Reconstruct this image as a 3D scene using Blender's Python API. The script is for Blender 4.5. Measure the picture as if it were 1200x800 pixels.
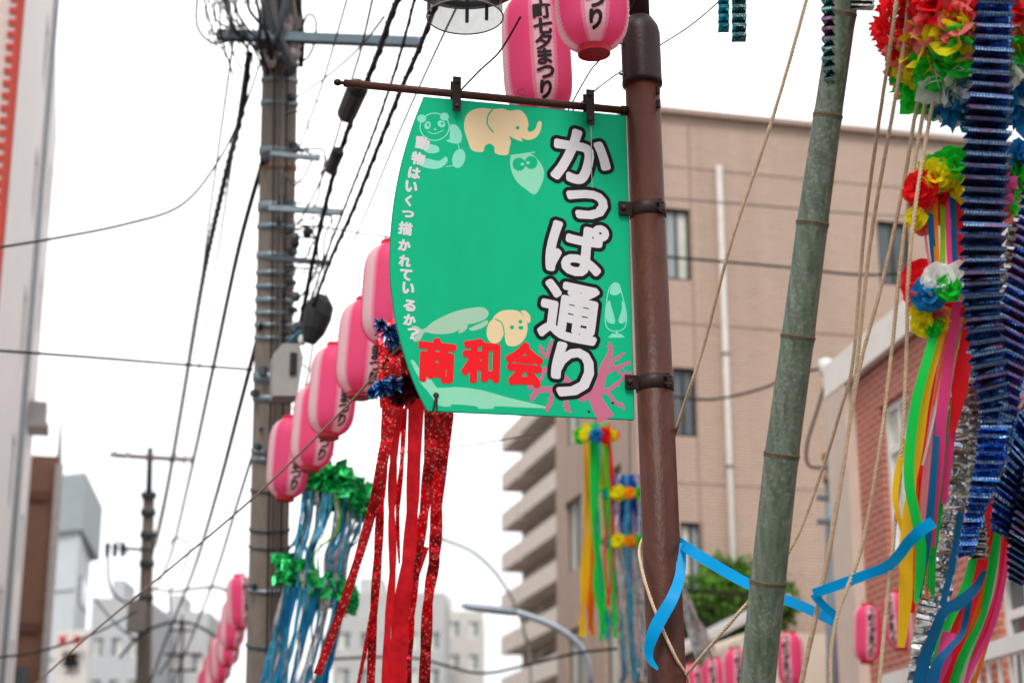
import bpy, bmesh, math, random
from mathutils import Vector, Matrix, noise
from mathutils.geometry import tessellate_polygon

rng = random.Random(7)
scene = bpy.context.scene
for o in list(bpy.data.objects):
    bpy.data.objects.remove(o)
C = scene.collection
R_ = math.radians

# ------------------------------------------------------------------ camera
CAM = Vector((0.0, 0.0, 1.6))
YAW, PITCH, FPX = R_(13.5), R_(16.7), 2100.0
FW = Vector((math.sin(YAW) * math.cos(PITCH), math.cos(YAW) * math.cos(PITCH), math.sin(PITCH)))
RT = Vector((math.cos(YAW), -math.sin(YAW), 0.0))
UP = RT.cross(FW)
cd = bpy.data.cameras.new('camera')
cd.sensor_width = 36.0
cd.lens = FPX / 1200.0 * 36.0
cd.clip_start = 0.1
cd.clip_end = 3000.0
cd.dof.use_dof = True
cd.dof.focus_distance = 8.3
cd.dof.aperture_fstop = 1.75
cd.dof.aperture_blades = 9
cam = bpy.data.objects.new('camera', cd)
C.objects.link(cam)
mrot = Matrix((RT, UP, -FW)).transposed().to_4x4()
cam.matrix_world = Matrix.Translation(CAM) @ mrot
scene.camera = cam

# ------------------------------------------------------------------ sky, sun, exposure
SUN_EL, SUN_AZ = R_(52), R_(205)
wd = bpy.data.worlds.new('World')
scene.world = wd
wd.use_nodes = True
nt = wd.node_tree
nt.nodes.clear()
w_out = nt.nodes.new('ShaderNodeOutputWorld')
w_bg = nt.nodes.new('ShaderNodeBackground')
w_bg.inputs['Strength'].default_value = 0.12
w_sky = nt.nodes.new('ShaderNodeTexSky')
w_sky.sky_type = 'NISHITA'
w_sky.sun_disc = False
w_sky.sun_elevation = SUN_EL
w_sky.sun_rotation = SUN_AZ
w_tc = nt.nodes.new('ShaderNodeTexCoord')
w_n = nt.nodes.new('ShaderNodeTexNoise')
w_n.inputs['Scale'].default_value = 2.1
w_n.inputs['Detail'].default_value = 5.0
w_n.inputs['Roughness'].default_value = 0.5
w_r = nt.nodes.new('ShaderNodeValToRGB')
w_r.color_ramp.elements[0].position = 0.45
w_r.color_ramp.elements[0].color = (2.95, 3.03, 3.1, 1)
w_r.color_ramp.elements[1].position = 0.64
w_r.color_ramp.elements[1].color = (8.0, 8.0, 8.0, 1)
w_m = nt.nodes.new('ShaderNodeMixRGB')
w_m.inputs[0].default_value = 0.93
w_mp = nt.nodes.new('ShaderNodeMapping'); w_mp.inputs['Location'].default_value = (3.1, 1.7, 5.2)
nt.links.new(w_tc.outputs['Generated'], w_mp.inputs['Vector']); nt.links.new(w_mp.outputs['Vector'], w_n.inputs['Vector'])
nt.links.new(w_n.outputs['Fac'], w_r.inputs['Fac'])
nt.links.new(w_sky.outputs['Color'], w_m.inputs[1])
nt.links.new(w_r.outputs['Color'], w_m.inputs[2])
nt.links.new(w_m.outputs['Color'], w_bg.inputs['Color'])
nt.links.new(w_bg.outputs['Background'], w_out.inputs['Surface'])
sl = bpy.data.lights.new('sun', 'SUN')
sl.energy = 1.1
sl.angle = R_(18)
sl.color = (1.0, 0.96, 0.9)
sun = bpy.data.objects.new('sun', sl)
C.objects.link(sun)
# direction towards the sun: behind the camera and to its left
sdir = Vector((math.sin(SUN_AZ) * math.cos(SUN_EL), math.cos(SUN_AZ) * math.cos(SUN_EL), math.sin(SUN_EL)))
sun.rotation_euler = sdir.to_track_quat('Z', 'Y').to_euler()
scene.view_settings.view_transform = 'Standard'
scene.view_settings.look = 'None'
scene.view_settings.gamma = 1.0
scene.view_settings.use_curve_mapping = False
scene.view_settings.exposure = 1.16
scene.render.engine = 'CYCLES'
scene.cycles.use_denoising = True
scene.cycles.max_bounces = 6
scene.cycles.caustics_reflective = False
scene.cycles.caustics_refractive = False

# ------------------------------------------------------------------ where things stand
def ray(px, py):
    return FW + RT * ((px - 600.0) / FPX) - UP * ((py - 400.0) / FPX)
def nd(d):                              # near decorations hang close to the banner's own distance
    return d + 1.0 if d <= 6.6 else (7.6 + (d - 6.6) * .4 / 1.4 if d < 8.0 else d)
def W(px, py, d):                       # a point d metres in front of the lens
    return CAM + ray(px, py) * nd(d)
def WY(px, py, Y):
    r = ray(px, py); return CAM + r * (Y / r.y)
def WX(px, py, X):
    r = ray(px, py); return CAM + r * (X / r.x)
def WP(px, py, p0, n):                  # on a plane
    r = ray(px, py); return CAM + r * ((p0 - CAM).dot(n) / r.dot(n))
def SZ(px, d):                          # metres for px at depth d
    return px * nd(d) / FPX

# ------------------------------------------------------------------ materials
def srgb(r, g, b):
    def f(c):
        c /= 255.0
        return c / 12.92 if c <= 0.04045 else ((c + 0.055) / 1.055) ** 2.4
    return (f(r), f(g), f(b), 1.0)
MATS = {}
def mat(name, col, rough=0.6, metal=0.0, var=0.12, scale=6.0, bump=0.0, bscale=40.0, spec=0.2, streak=None, coat=0.0, coord='Object'):
    if name in MATS: return MATS[name]
    m = bpy.data.materials.new(name); m.use_nodes = True
    t = m.node_tree; b = t.nodes['Principled BSDF']
    b.inputs['Roughness'].default_value = rough
    b.inputs['Metallic'].default_value = metal
    b.inputs['Specular IOR Level'].default_value = spec
    b.inputs['Coat Weight'].default_value = coat
    tc = t.nodes.new('ShaderNodeTexCoord')
    mp = t.nodes.new('ShaderNodeMapping')
    if streak: mp.inputs['Scale'].default_value = streak
    n = t.nodes.new('ShaderNodeTexNoise')
    n.inputs['Scale'].default_value = scale; n.inputs['Detail'].default_value = 6.0; n.inputs['Roughness'].default_value = 0.65
    cr = t.nodes.new('ShaderNodeValToRGB')
    cr.color_ramp.elements[0].position = 0.3; cr.color_ramp.elements[1].position = 0.7
    cr.color_ramp.elements[0].color = tuple(max(0, c * (1 - var)) for c in col[:3]) + (1,)
    cr.color_ramp.elements[1].color = tuple(min(1, c * (1 + var)) for c in col[:3]) + (1,)
    L = t.links.new
    L(tc.outputs[coord], mp.inputs['Vector']); L(mp.outputs['Vector'], n.inputs['Vector'])
    L(n.outputs['Fac'], cr.inputs['Fac']); L(cr.outputs['Color'], b.inputs['Base Color'])
    rr = t.nodes.new('ShaderNodeMapRange')
    rr.inputs['To Min'].default_value = max(0.02, rough * 0.8); rr.inputs['To Max'].default_value = min(1, rough * 1.2)
    L(n.outputs['Fac'], rr.inputs['Value']); L(rr.outputs['Result'], b.inputs['Roughness'])
    if bump:
        n2 = t.nodes.new('ShaderNodeTexNoise'); n2.inputs['Scale'].default_value = bscale; n2.inputs['Detail'].default_value = 4
        L(mp.outputs['Vector'], n2.inputs['Vector'])
        bp = t.nodes.new('ShaderNodeBump'); bp.inputs['Strength'].default_value = bump; bp.inputs['Distance'].default_value = 0.02
        L(n2.outputs['Fac'], bp.inputs['Height']); L(bp.outputs['Normal'], b.inputs['Normal'])
    MATS[name] = m
    return m
def brickmat(name, c1, c2, mortar, bw, bh, ms=0.006, rot=None, rough=0.75, bump=0.4, coord='UV'):
    if name in MATS: return MATS[name]
    m = bpy.data.materials.new(name); m.use_nodes = True
    t = m.node_tree; b = t.nodes['Principled BSDF']; b.inputs['Roughness'].default_value = rough
    tc = t.nodes.new('ShaderNodeTexCoord')
    bk = t.nodes.new('ShaderNodeTexBrick')
    bk.inputs['Color1'].default_value = c1; bk.inputs['Color2'].default_value = c2; bk.inputs['Mortar'].default_value = mortar
    bk.inputs['Scale'].default_value = 1.0; bk.inputs['Mortar Size'].default_value = ms
    bk.inputs['Brick Width'].default_value = bw; bk.inputs['Row Height'].default_value = bh; bk.inputs['Bias'].default_value = 0.0
    n = t.nodes.new('ShaderNodeTexNoise'); n.inputs['Scale'].default_value = 0.8; n.inputs['Detail'].default_value = 8
    mx = t.nodes.new('ShaderNodeMixRGB'); mx.blend_type = 'MULTIPLY'; mx.inputs[0].default_value = 0.35
    cr = t.nodes.new('ShaderNodeValToRGB'); cr.color_ramp.elements[0].position = 0.3; cr.color_ramp.elements[1].position = 0.65
    cr.color_ramp.elements[0].color = (0.66, 0.64, 0.62, 1)
    L = t.links.new
    mpz = t.nodes.new('ShaderNodeMapping'); mpz.inputs['Scale'].default_value = (2.2, .12, 1) if coord == 'UV' else (1, 1, 1); L(tc.outputs[coord], mpz.inputs['Vector'])
    L(tc.outputs[coord], bk.inputs['Vector']); L(mpz.outputs['Vector'], n.inputs['Vector'])
    L(n.outputs['Fac'], cr.inputs['Fac']); L(bk.outputs['Color'], mx.inputs[1]); L(cr.outputs['Color'], mx.inputs[2])
    L(mx.outputs['Color'], b.inputs['Base Color'])
    bp = t.nodes.new('ShaderNodeBump'); bp.inputs['Strength'].default_value = bump; bp.inputs['Distance'].default_value = 0.01; bp.invert = True
    L(bk.outputs['Fac'], bp.inputs['Height']); L(bp.outputs['Normal'], b.inputs['Normal'])
    MATS[name] = m
    return m
def paper(name, col, trans=0.45, var=0.1, scale=14.0, rough=0.7):
    """thin tissue or ribbon: light comes through it"""
    if name in MATS: return MATS[name]
    m = bpy.data.materials.new(name); m.use_nodes = True
    t = m.node_tree; b = t.nodes['Principled BSDF']; o = t.nodes['Material Output']
    b.inputs['Roughness'].default_value = rough; b.inputs['Specular IOR Level'].default_value = .12
    tc = t.nodes.new('ShaderNodeTexCoord')
    n = t.nodes.new('ShaderNodeTexNoise'); n.inputs['Scale'].default_value = scale; n.inputs['Detail'].default_value = 5
    cr = t.nodes.new('ShaderNodeValToRGB'); cr.color_ramp.elements[0].position = 0.3; cr.color_ramp.elements[1].position = 0.7
    cr.color_ramp.elements[0].color = tuple(c * (1 - var) for c in col[:3]) + (1,)
    cr.color_ramp.elements[1].color = tuple(min(1, c * (1 + var)) for c in col[:3]) + (1,)
    tr = t.nodes.new('ShaderNodeBsdfTranslucent'); mx = t.nodes.new('ShaderNodeMixShader'); mx.inputs[0].default_value = trans
    L = t.links.new
    L(tc.outputs['Object'], n.inputs['Vector']); L(n.outputs['Fac'], cr.inputs['Fac'])
    L(cr.outputs['Color'], b.inputs['Base Color']); L(cr.outputs['Color'], tr.inputs['Color'])
    L(b.outputs[0], mx.inputs[1]); L(tr.outputs[0], mx.inputs[2]); L(mx.outputs[0], o.inputs['Surface'])
    MATS[name] = m
    return m
def foil(name, col, dot=None, dotcol=(0.8, 0.85, 0.9, 1), cell=0.012, rough=0.25, crinkle=0.25, bscale=30.0, thr=0.28, metal=0.95, rnd=0.25):
    """metallised film; UV in metres (across, along); printed with small dots"""
    if name in MATS: return MATS[name]
    m = bpy.data.materials.new(name); m.use_nodes = True
    t = m.node_tree; b = t.nodes['Principled BSDF']
    b.inputs['Metallic'].default_value = metal; b.inputs['Roughness'].default_value = rough
    tc = t.nodes.new('ShaderNodeTexCoord'); L = t.links.new
    n = t.nodes.new('ShaderNodeTexNoise'); n.inputs['Scale'].default_value = bscale; n.inputs['Detail'].default_value = 3
    L(tc.outputs['Object'], n.inputs['Vector'])
    cr = t.nodes.new('ShaderNodeValToRGB'); cr.color_ramp.elements[0].position = 0.3; cr.color_ramp.elements[1].position = 0.7
    cr.color_ramp.elements[0].color = tuple(c * 0.7 for c in col[:3]) + (1,); cr.color_ramp.elements[1].color = tuple(min(1, c * 1.3) for c in col[:3]) + (1,)
    L(n.outputs['Fac'], cr.inputs['Fac'])
    out = cr.outputs['Color']
    if dot:
        v = t.nodes.new('ShaderNodeTexVoronoi'); v.inputs['Scale'].default_value = 1.0 / cell; v.inputs['Randomness'].default_value = rnd
        v.voronoi_dimensions = '2D'
        L(tc.outputs['UV'], v.inputs['Vector'])
        lt = t.nodes.new('ShaderNodeMath'); lt.operation = 'LESS_THAN'; lt.inputs[1].default_value = thr
        L(v.outputs['Distance'], lt.inputs[0])
        c2 = t.nodes.new('ShaderNodeMixRGB'); c2.inputs[0].default_value = 0.0
        c2.inputs[1].default_value = dotcol
        if isinstance(dot, tuple):
            # dots change colour in patches, as holographic film does
            c2.inputs[2].default_value = dot
            n3 = t.nodes.new('ShaderNodeTexNoise'); n3.inputs['Scale'].default_value = 9; L(tc.outputs['Object'], n3.inputs['Vector'])
            gt = t.nodes.new('ShaderNodeMath'); gt.operation = 'GREATER_THAN'; gt.inputs[1].default_value = 0.53
            L(n3.outputs['Fac'], gt.inputs[0]); L(gt.outputs[0], c2.inputs[0])
        mx = t.nodes.new('ShaderNodeMixRGB')
        L(lt.outputs[0], mx.inputs[0]); L(out, mx.inputs[1]); L(c2.outputs['Color'], mx.inputs[2]); out = mx.outputs['Color']
    L(out, b.inputs['Base Color'])
    bp = t.nodes.new('ShaderNodeBump'); bp.inputs['Strength'].default_value = crinkle; bp.inputs['Distance'].default_value = 0.02
    L(n.outputs['Fac'], bp.inputs['Height']); L(bp.outputs['Normal'], b.inputs['Normal'])
    MATS[name] = m
    return m
def glassmat(name, col=(0.2, 0.24, 0.25, 1), rough=0.08):
    if name in MATS: return MATS[name]
    m = mat(name, col, rough=rough, var=0.25, scale=0.7, spec=0.8)
    return m

# ------------------------------------------------------------------ mesh helpers
class MB:
    def __init__(s): s.v = []; s.f = []; s.uv = []
    def add(s, vs, fs, uv=None):
        k = len(s.v)
        s.v += [Vector(p) for p in vs]; s.f += [tuple(i + k for i in f) for f in fs]
        s.uv += list(uv) if uv else [(0.0, 0.0)] * len(vs)
        return s
    def box(s, c, size, rot=None):
        c = Vector(c); hx, hy, hz = (x / 2 for x in size); M = rot if rot else Matrix.Identity(3)
        vs = [c + M @ Vector((x, y, z)) for x in (-hx, hx) for y in (-hy, hy) for z in (-hz, hz)]
        return s.add(vs, [(0, 1, 3, 2), (4, 6, 7, 5), (0, 4, 5, 1), (2, 3, 7, 6), (0, 2, 6, 4), (1, 5, 7, 3)])
    def tube(s, pts, r, n=8, caps=True):
        pts = [Vector(p) for p in pts]; m = len(pts)
        rs = r if isinstance(r, (list, tuple)) else [r] * m
        ref = None; vs = []; fs = []; uv = []; L = 0.0
        for i, p in enumerate(pts):
            t = (pts[min(i + 1, m - 1)] - pts[max(i - 1, 0)]).normalized()
            if ref is None:
                ref = t.orthogonal().normalized()
            ref = (ref - t * ref.dot(t))
            ref = ref.normalized() if ref.length > 1e-6 else t.orthogonal().normalized()
            bi = t.cross(ref)
            if i: L += (p - pts[i - 1]).length
            for k in range(n):
                a = 2 * math.pi * k / n
                vs.append(p + (ref * math.cos(a) + bi * math.sin(a)) * rs[i]); uv.append((k / n, L))
        for i in range(m - 1):
            for k in range(n):
                k2 = (k + 1) % n
                fs.append((i * n + k, i * n + k2, (i + 1) * n + k2, (i + 1) * n + k))
        if caps:
            fs.append(tuple(range(n - 1, -1, -1))); fs.append(tuple((m - 1) * n + k for k in range(n)))
        return s.add(vs, fs, uv)
    def lathe(s, prof, n=32, c=(0, 0, 0), ax=None, a0=0.0, a1=2 * math.pi):
        c = Vector(c); M = ax if ax else Matrix.Identity(3); vs = []; fs = []; full = abs(a1 - a0 - 2 * math.pi) < 1e-6
        cols = n if full else n + 1
        for (r, z) in prof:
            for k in range(cols):
                a = a0 + (a1 - a0) * k / n
                vs.append(c + M @ Vector((r * math.cos(a), r * math.sin(a), z)))
        for i in range(len(prof) - 1):
            for k in range(n):
                k2 = (k + 1) % cols
                fs.append((i * cols + k, i * cols + k2, (i + 1) * cols + k2, (i + 1) * cols + k))
        return s.add(vs, fs)
    def ribbon(s, pts, wids, wdir):
        """flat strip: pts centre line, wids widths, wdir a width direction (or one for each point)"""
        vs = []; fs = []; uv = []; L = 0.0
        for i, p in enumerate(pts):
            w = wids[i] if isinstance(wids, (list, tuple)) else wids
            d = wdir[i] if isinstance(wdir, list) else wdir
            if i: L += (Vector(p) - Vector(pts[i - 1])).length
            vs += [Vector(p) - d * w / 2, Vector(p) + d * w / 2]; uv += [(0.0, L), (w, L)]
        for i in range(len(pts) - 1):
            fs.append((2 * i, 2 * i + 1, 2 * i + 3, 2 * i + 2))
        return s.add(vs, fs, uv)
    def build(s, name, m, parent=None, smooth=False, local=False, merge=0):
        me = bpy.data.meshes.new(name)
        off = Vector((0, 0, 0)) if (local or parent is None) else world_loc(parent)
        if parent is None and not local:
            # a thing of one mesh: its origin at its base
            lo = [min(v[i] for v in s.v) for i in range(3)]; hi = [max(v[i] for v in s.v) for i in range(3)]
            off = Vector(((lo[0] + hi[0]) / 2, (lo[1] + hi[1]) / 2, lo[2]))
        me.from_pydata([tuple(v - off) for v in s.v], [], s.f)
        ul = me.uv_layers.new(name='UVMap')
        li = [0] * len(me.loops); me.loops.foreach_get('vertex_index', li)
        ul.data.foreach_set('uv', [c for i in li for c in s.uv[i]])
        if smooth: me.polygons.foreach_set('use_smooth', [True] * len(me.polygons))
        me.materials.append(m); me.update()
        o = bpy.data.objects.new(name, me); C.objects.link(o)
        if parent: o.parent = parent
        if parent is None and not local: o.location = off
        return o
def world_loc(o):
    p = Vector((0, 0, 0))
    while o: p = p + Vector(o.location); o = o.parent
    return p
def thing(name, label, cat, loc, group=None):
    o = bpy.data.objects.new(name, None); C.objects.link(o); o.location = loc
    o.empty_display_size = 0.2
    return tag(o, label, cat, group)
def tag(o, label, cat, group=None):
    o['label'] = label; o['category'] = cat
    if group: o['group'] = group
    return o
def struct(o): o['kind'] = 'structure'; return o
def copy_tree(o, parent=None):
    c = o.copy(); C.objects.link(c); c.parent = parent
    for ch in list(o.children): copy_tree(ch, c)
    return c
def smooth_path(pts, n=6, closed=False):
    pts = [Vector(p) for p in pts]; m = len(pts); out = []
    if m < 3 and not closed: 
        return [pts[0].lerp(pts[-1], k / n) for k in range(n + 1)]
    rngi = range(m if closed else m - 1)
    for i in rngi:
        if closed: p0, p1, p2, p3 = pts[(i - 1) % m], pts[i], pts[(i + 1) % m], pts[(i + 2) % m]
        else: p0, p1, p2, p3 = pts[max(i - 1, 0)], pts[i], pts[i + 1], pts[min(i + 2, m - 1)]
        for k in range(n):
            t = k / n
            out.append(0.5 * ((2 * p1) + (p2 - p0) * t + (2 * p0 - 5 * p1 + 4 * p2 - p3) * t * t + (3 * p1 - p0 - 3 * p2 + p3) * t ** 3))
    if not closed: out.append(pts[-1])
    return out

# glyphs -------------------------------------------------------------
GL = {}
def glyph(ch):
    """triangles of one character, its box scaled to -0.5..0.5; also its width/height ratio"""
    if ch in GL: return GL[ch]
    t = bpy.data.curves.new('t', 'FONT'); t.body = ch; t.size = 1; t.resolution_u = 3
    o = bpy.data.objects.new('t', t); C.objects.link(o)
    dg = bpy.context.evaluated_depsgraph_get()
    me = bpy.data.meshes.new_from_object(o.evaluated_get(dg))
    vs = [(v.co.x, v.co.y) for v in me.vertices]; fs = [tuple(p.vertices) for p in me.polygons]
    bpy.data.objects.remove(o); bpy.data.curves.remove(t); bpy.data.meshes.remove(me)
    x0 = min(v[0] for v in vs); x1 = max(v[0] for v in vs); y0 = min(v[1] for v in vs); y1 = max(v[1] for v in vs)
    vs = [((x - (x0 + x1) / 2) / (x1 - x0), (y - (y0 + y1) / 2) / (y1 - y0)) for x, y in vs]
    GL[ch] = (vs, fs, (x1 - x0), (y1 - y0))
    return GL[ch]

# ------------------------------------------------------------------ common materials
M_steel = mat('galvanised_steel', srgb(128, 140, 146), 0.45, 0.6, 0.15, 8)
M_dsteel = mat('weathered_dark_steel', srgb(72, 80, 86), 0.5, 0.3, 0.2, 8)
M_cable = mat('black_cable', srgb(34, 31, 33), 0.55, 0, 0.2, 12)
M_cable2 = mat('grey_cable', srgb(92, 90, 92), 0.6, 0, 0.15, 12)
M_concrete = mat('pole_concrete', srgb(128, 117, 108), 0.85, 0, 0.22, 3, 0.25, 60, streak=(4, 4, 0.6))
M_brown = mat('brown_pole_paint', srgb(76, 41, 32), 0.42, 0, 0.28, 7, 0.2, 30, streak=(1.6, 1.6, .8))
M_dbrown = mat('dark_brown_iron', srgb(44, 29, 26), 0.45, 0.0, 0.2, 14, 0.1, 60)
M_bolt = mat('bolt_iron', srgb(70, 58, 54), 0.4, 0.6, 0.2, 30)
M_black = mat('black_plastic', srgb(40, 40, 42), 0.45, 0, 0.2, 6)
M_white = mat('white_paint', srgb(228, 226, 222), 0.6, 0, 0.06, 3)
M_pane = glassmat('window_glass', srgb(150, 160, 160), 0.1)
M_dpane = glassmat('dark_window_glass', srgb(84, 92, 96), 0.1)
M_curt = glassmat('curtained_glass', srgb(206, 206, 196), 0.12)
M_alu = mat('aluminium_frame', srgb(120, 120, 118), 0.4, 0.5, 0.08, 5)
M_dalu = mat('bronze_window_frame', srgb(70, 62, 58), 0.45, 0.3, 0.08, 5)

# ------------------------------------------------------------------ ground
g = MB().add([(-400, -150, 0), (400, -150, 0), (400, 900, 0), (-400, 900, 0)], [(0, 1, 2, 3)])
struct(g.build('ground', mat('ground_concrete', srgb(112, 110, 107), 0.9, 0, 0.15, 0.3)))
g = MB().add([(2.6, -150, 0.004), (8.2, -150, 0.004), (8.2, 500, 0.004), (2.6, 500, 0.004)], [(0, 1, 2, 3)])
struct(g.build('road', mat('asphalt', (0.05, 0.05, 0.052, 1), 0.9, 0, 0.3, 2, 0.5, 120)))
for nm, x0, x1 in (('pavement', -1.5, 2.45), ('pavement', 8.35, 10.0)):
    g = MB().box(((x0 + x1) / 2, 175, 0.065), (x1 - x0, 650, 0.13))
    struct(g.build(nm, brickmat('paving_slabs', srgb(112, 108, 104), srgb(124, 119, 114), srgb(84, 80, 78), 0.3, 0.3, 0.008, coord='Object')))
for x in (2.525, 8.275):
    g = MB().box((x, 175, 0.07), (0.15, 650, 0.14))
    struct(g.build('kerb', mat('kerb_stone', srgb(165, 163, 158), 0.85, 0, 0.12, 2)))
for x in (5.4,):
    g = MB()
    for k in range(40):
        g.box((x, 4 + 10 * k, 0.008), (0.15, 5, 0.003))
    struct(g.build('road_marking', M_white))

# ------------------------------------------------------------------ buildings
def facade(mb, p0, u, n, w, h, holes, rec=0.12, vskip=None):
    """wall sheet from p0 along u (unit) and up, facing n, with real openings rec deep"""
    p0 = Vector(p0); u = Vector(u); n = Vector(n); z = Vector((0, 0, 1))
    us = sorted({0.0, w} | {max(0, min(w, x)) for hh in holes for x in hh[:2]})
    vs_ = sorted({0.0, h} | {max(0, min(h, x)) for hh in holes for x in hh[2:4]})
    P = lambda a, b, d=0.0: p0 + u * a + z * b - n * d
    for i in range(len(us) - 1):
        for j in range(len(vs_) - 1):
            a, b, c, d = us[i], us[i + 1], vs_[j], vs_[j + 1]
            if any(hh[0] - 1e-6 <= a and b <= hh[1] + 1e-6 and hh[2] - 1e-6 <= c and d <= hh[3] + 1e-6 for hh in holes): continue
            mb.add([P(a, c), P(b, c), P(b, d), P(a, d)], [(0, 1, 2, 3)], [(a, c), (b, c), (b, d), (a, d)])
    for (a, b, c, d) in [hh[:4] for hh in holes]:
        for q in (((a, c), (b, c)), ((b, c), (b, d)), ((b, d), (a, d)), ((a, d), (a, c))):
            (a1, c1), (a2, c2) = q
            mb.add([P(a1, c1), P(a2, c2), P(a2, c2, rec), P(a1, c1, rec)], [(0, 1, 2, 3)], [(a1, c1), (a2, c2), (a2 + .1, c2), (a1 + .1, c1)])
def window(parent, p0, u, n, a, b, c, d, rec=0.12, fm=None, pm=None, mull=1, trans=0, fw=0.06):
    p0 = Vector(p0); u = Vector(u); n = Vector(n); z = Vector((0, 0, 1))
    rot = Matrix((u, n, z)).transposed()
    fm = fm or M_alu; pm = pm or M_pane
    q = lambda x, y, dd: p0 + u * x + z * y - n * dd
    fr = MB()
    fr.box(q((a + b) / 2, c + fw / 2 + .002, rec - .045), (b - a - .004, .07, fw), rot)
    fr.box(q((a + b) / 2, d - fw / 2 - .002, rec - .045), (b - a - .004, .07, fw), rot)
    fr.box(q(a + fw / 2 + .002, (c + d) / 2, rec - .047), (fw, .066, d - c - 2 * fw), rot)
    fr.box(q(b - fw / 2 - .002, (c + d) / 2, rec - .047), (fw, .066, d - c - 2 * fw), rot)
    for k in range(mull):
        x = a + (b - a) * (k + 1) / (mull + 1)
        fr.box(q(x, (c + d) / 2, rec - .05), (fw * .8, .055, d - c - 2 * fw), rot)
    if trans:
        fr.box(q((a + b) / 2, c + (d - c) * trans, rec - .04), (b - a - 2 * fw, .06, fw), rot)
    w = fr.build('window', fm, parent)
    xs = [a + (b - a) * k / (mull + 1) for k in range(mull + 2)]
    for k in range(mull + 1):
        pn = MB().box(q((xs[k] + xs[k + 1]) / 2, (c + d) / 2, rec - .03 + .004 * k), (xs[k + 1] - xs[k] - .02, .008, d - c - fw), rot)
        o = pn.build('pane', pm if (k + int(a * 7)) % 2 else (M_curt if pm is not M_dpane else pm), w)
    return w
def uvof(p, p0, u): return ((p - Vector(p0)).dot(Vector(u)), p.z - Vector(p0).z)

# --- tan tiled block across the way: side wall towards us, street wall to the left
M_tan = brickmat('tan_tile_wall', srgb(172, 144, 126), srgb(162, 134, 117), srgb(202, 180, 165), 0.24, 0.07, 0.01, rough=0.6)
TX, TY = 0, 34.0
pc = WY(738, 130, TY)            # roof corner, behind the lamp pole
TX, TH = pc.x, pc.z
tb = thing('apartment_block', 'tall tan tiled block with few windows filling the background behind the bamboo', 'building', (TX + 8, TY + 4, 0))
p0 = Vector((TX, TY, 0)); ux = Vector((1, 0, 0)); ny = Vector((0, -1, 0))
TW = 22.0
holes = []
for (x0, y0, x1, y1) in ((778, 243, 811, 329), (787, 430, 818, 512), (797, 611, 826, 697), (1027, 258, 1070, 336), (1042, 444, 1086, 520)):
    a, d = uvof(WY(x0, y0, TY), p0, ux); b, c = uvof(WY(x1, y1, TY), p0, ux)
    holes.append((a, b, c, d))
wl = MB()
facade(wl, p0, ux, ny, TW, TH, holes, 0.16)
# street side of the same block
uy = Vector((0, 1, 0)); nx = Vector((-1, 0, 0)); TD = 6.4
holes2 = []
for fl in range(5):
    zc = 2.4 + fl * 2.95
    holes2.append((4.2, 5.6, zc, zc + 1.65)); holes2.append((1.1, 2.5, zc, zc + 1.65))
wl2 = MB(); facade(wl2, p0, uy, nx, TD, TH, holes2, 0.16)
wl.add(wl2.v, wl2.f, wl2.uv)
wl.add([(TX + TW, TY, 0), (TX + TW, TY + TD, 0), (TX + TW, TY + TD, TH), (TX + TW, TY, TH), (TX, TY + TD, 0), (TX, TY + TD, TH)],
       [(0, 1, 2, 3), (1, 4, 5, 2)])
wl.build('wall', M_tan, tb)
MB().box((TX + TW / 2, TY + TD / 2, TH - .1), (TW - .4, TD - .4, .1)).build('roof', mat('roof_felt', srgb(130, 126, 120), .9), tb)
cp = MB()
cp.box((TX + TW / 2, TY - .01, TH + .06), (TW + .1, .3, .12)); cp.box((TX - .01, TY + TD / 2 + .2, TH + .058), (.3, TD - .1, .116))
cp.build('parapet_coping', mat('coping_tan', srgb(168, 146, 134), .7), tb)
for i, hh in enumerate(holes): window(tb, p0, ux, ny, *hh, rec=.16, fm=M_dalu, pm=M_pane if i % 2 == 0 else M_dpane)
for hh in holes2: window(tb, p0, uy, nx, *hh, rec=.16, fm=M_alu, pm=M_pane)
# joints, down pipe
for (ya, yb) in ((205, 205), (385, 385), (570, 570)):
    zz = WY(900, ya, TY).z
    MB().box((TX + TW / 2, TY - .006, zz), (TW - .02, .02, .035)).build('joint_strip', mat('joint_sealant', srgb(160, 138, 127), .8), tb)
xx = WY(808, 200, TY).x
MB().box((xx, TY - .008, TH / 2 + 2), (.035, .02, TH - 4.4)).build('joint_strip', MATS['joint_sealant'], tb)
pa, pb = WY(840, 197, TY), WY(858, 690, TY)
pm_ = (pa.x + pb.x) / 2
dp = MB().tube([(pm_, TY - .12, pa.z), (pm_, TY - .12, 0.1)], .07, 12)
dp = dp.build('drain_pipe', mat('pale_pipe', srgb(196, 190, 184), .5), tb, True)
for k in range(5):
    MB().lathe([(.075, -.03), (.09, -.02), (.09, .02), (.075, .03)], 12, (pm_, TY - .12, 2.5 + k * 2.4)).build('pipe_clip', M_alu, dp)

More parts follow.
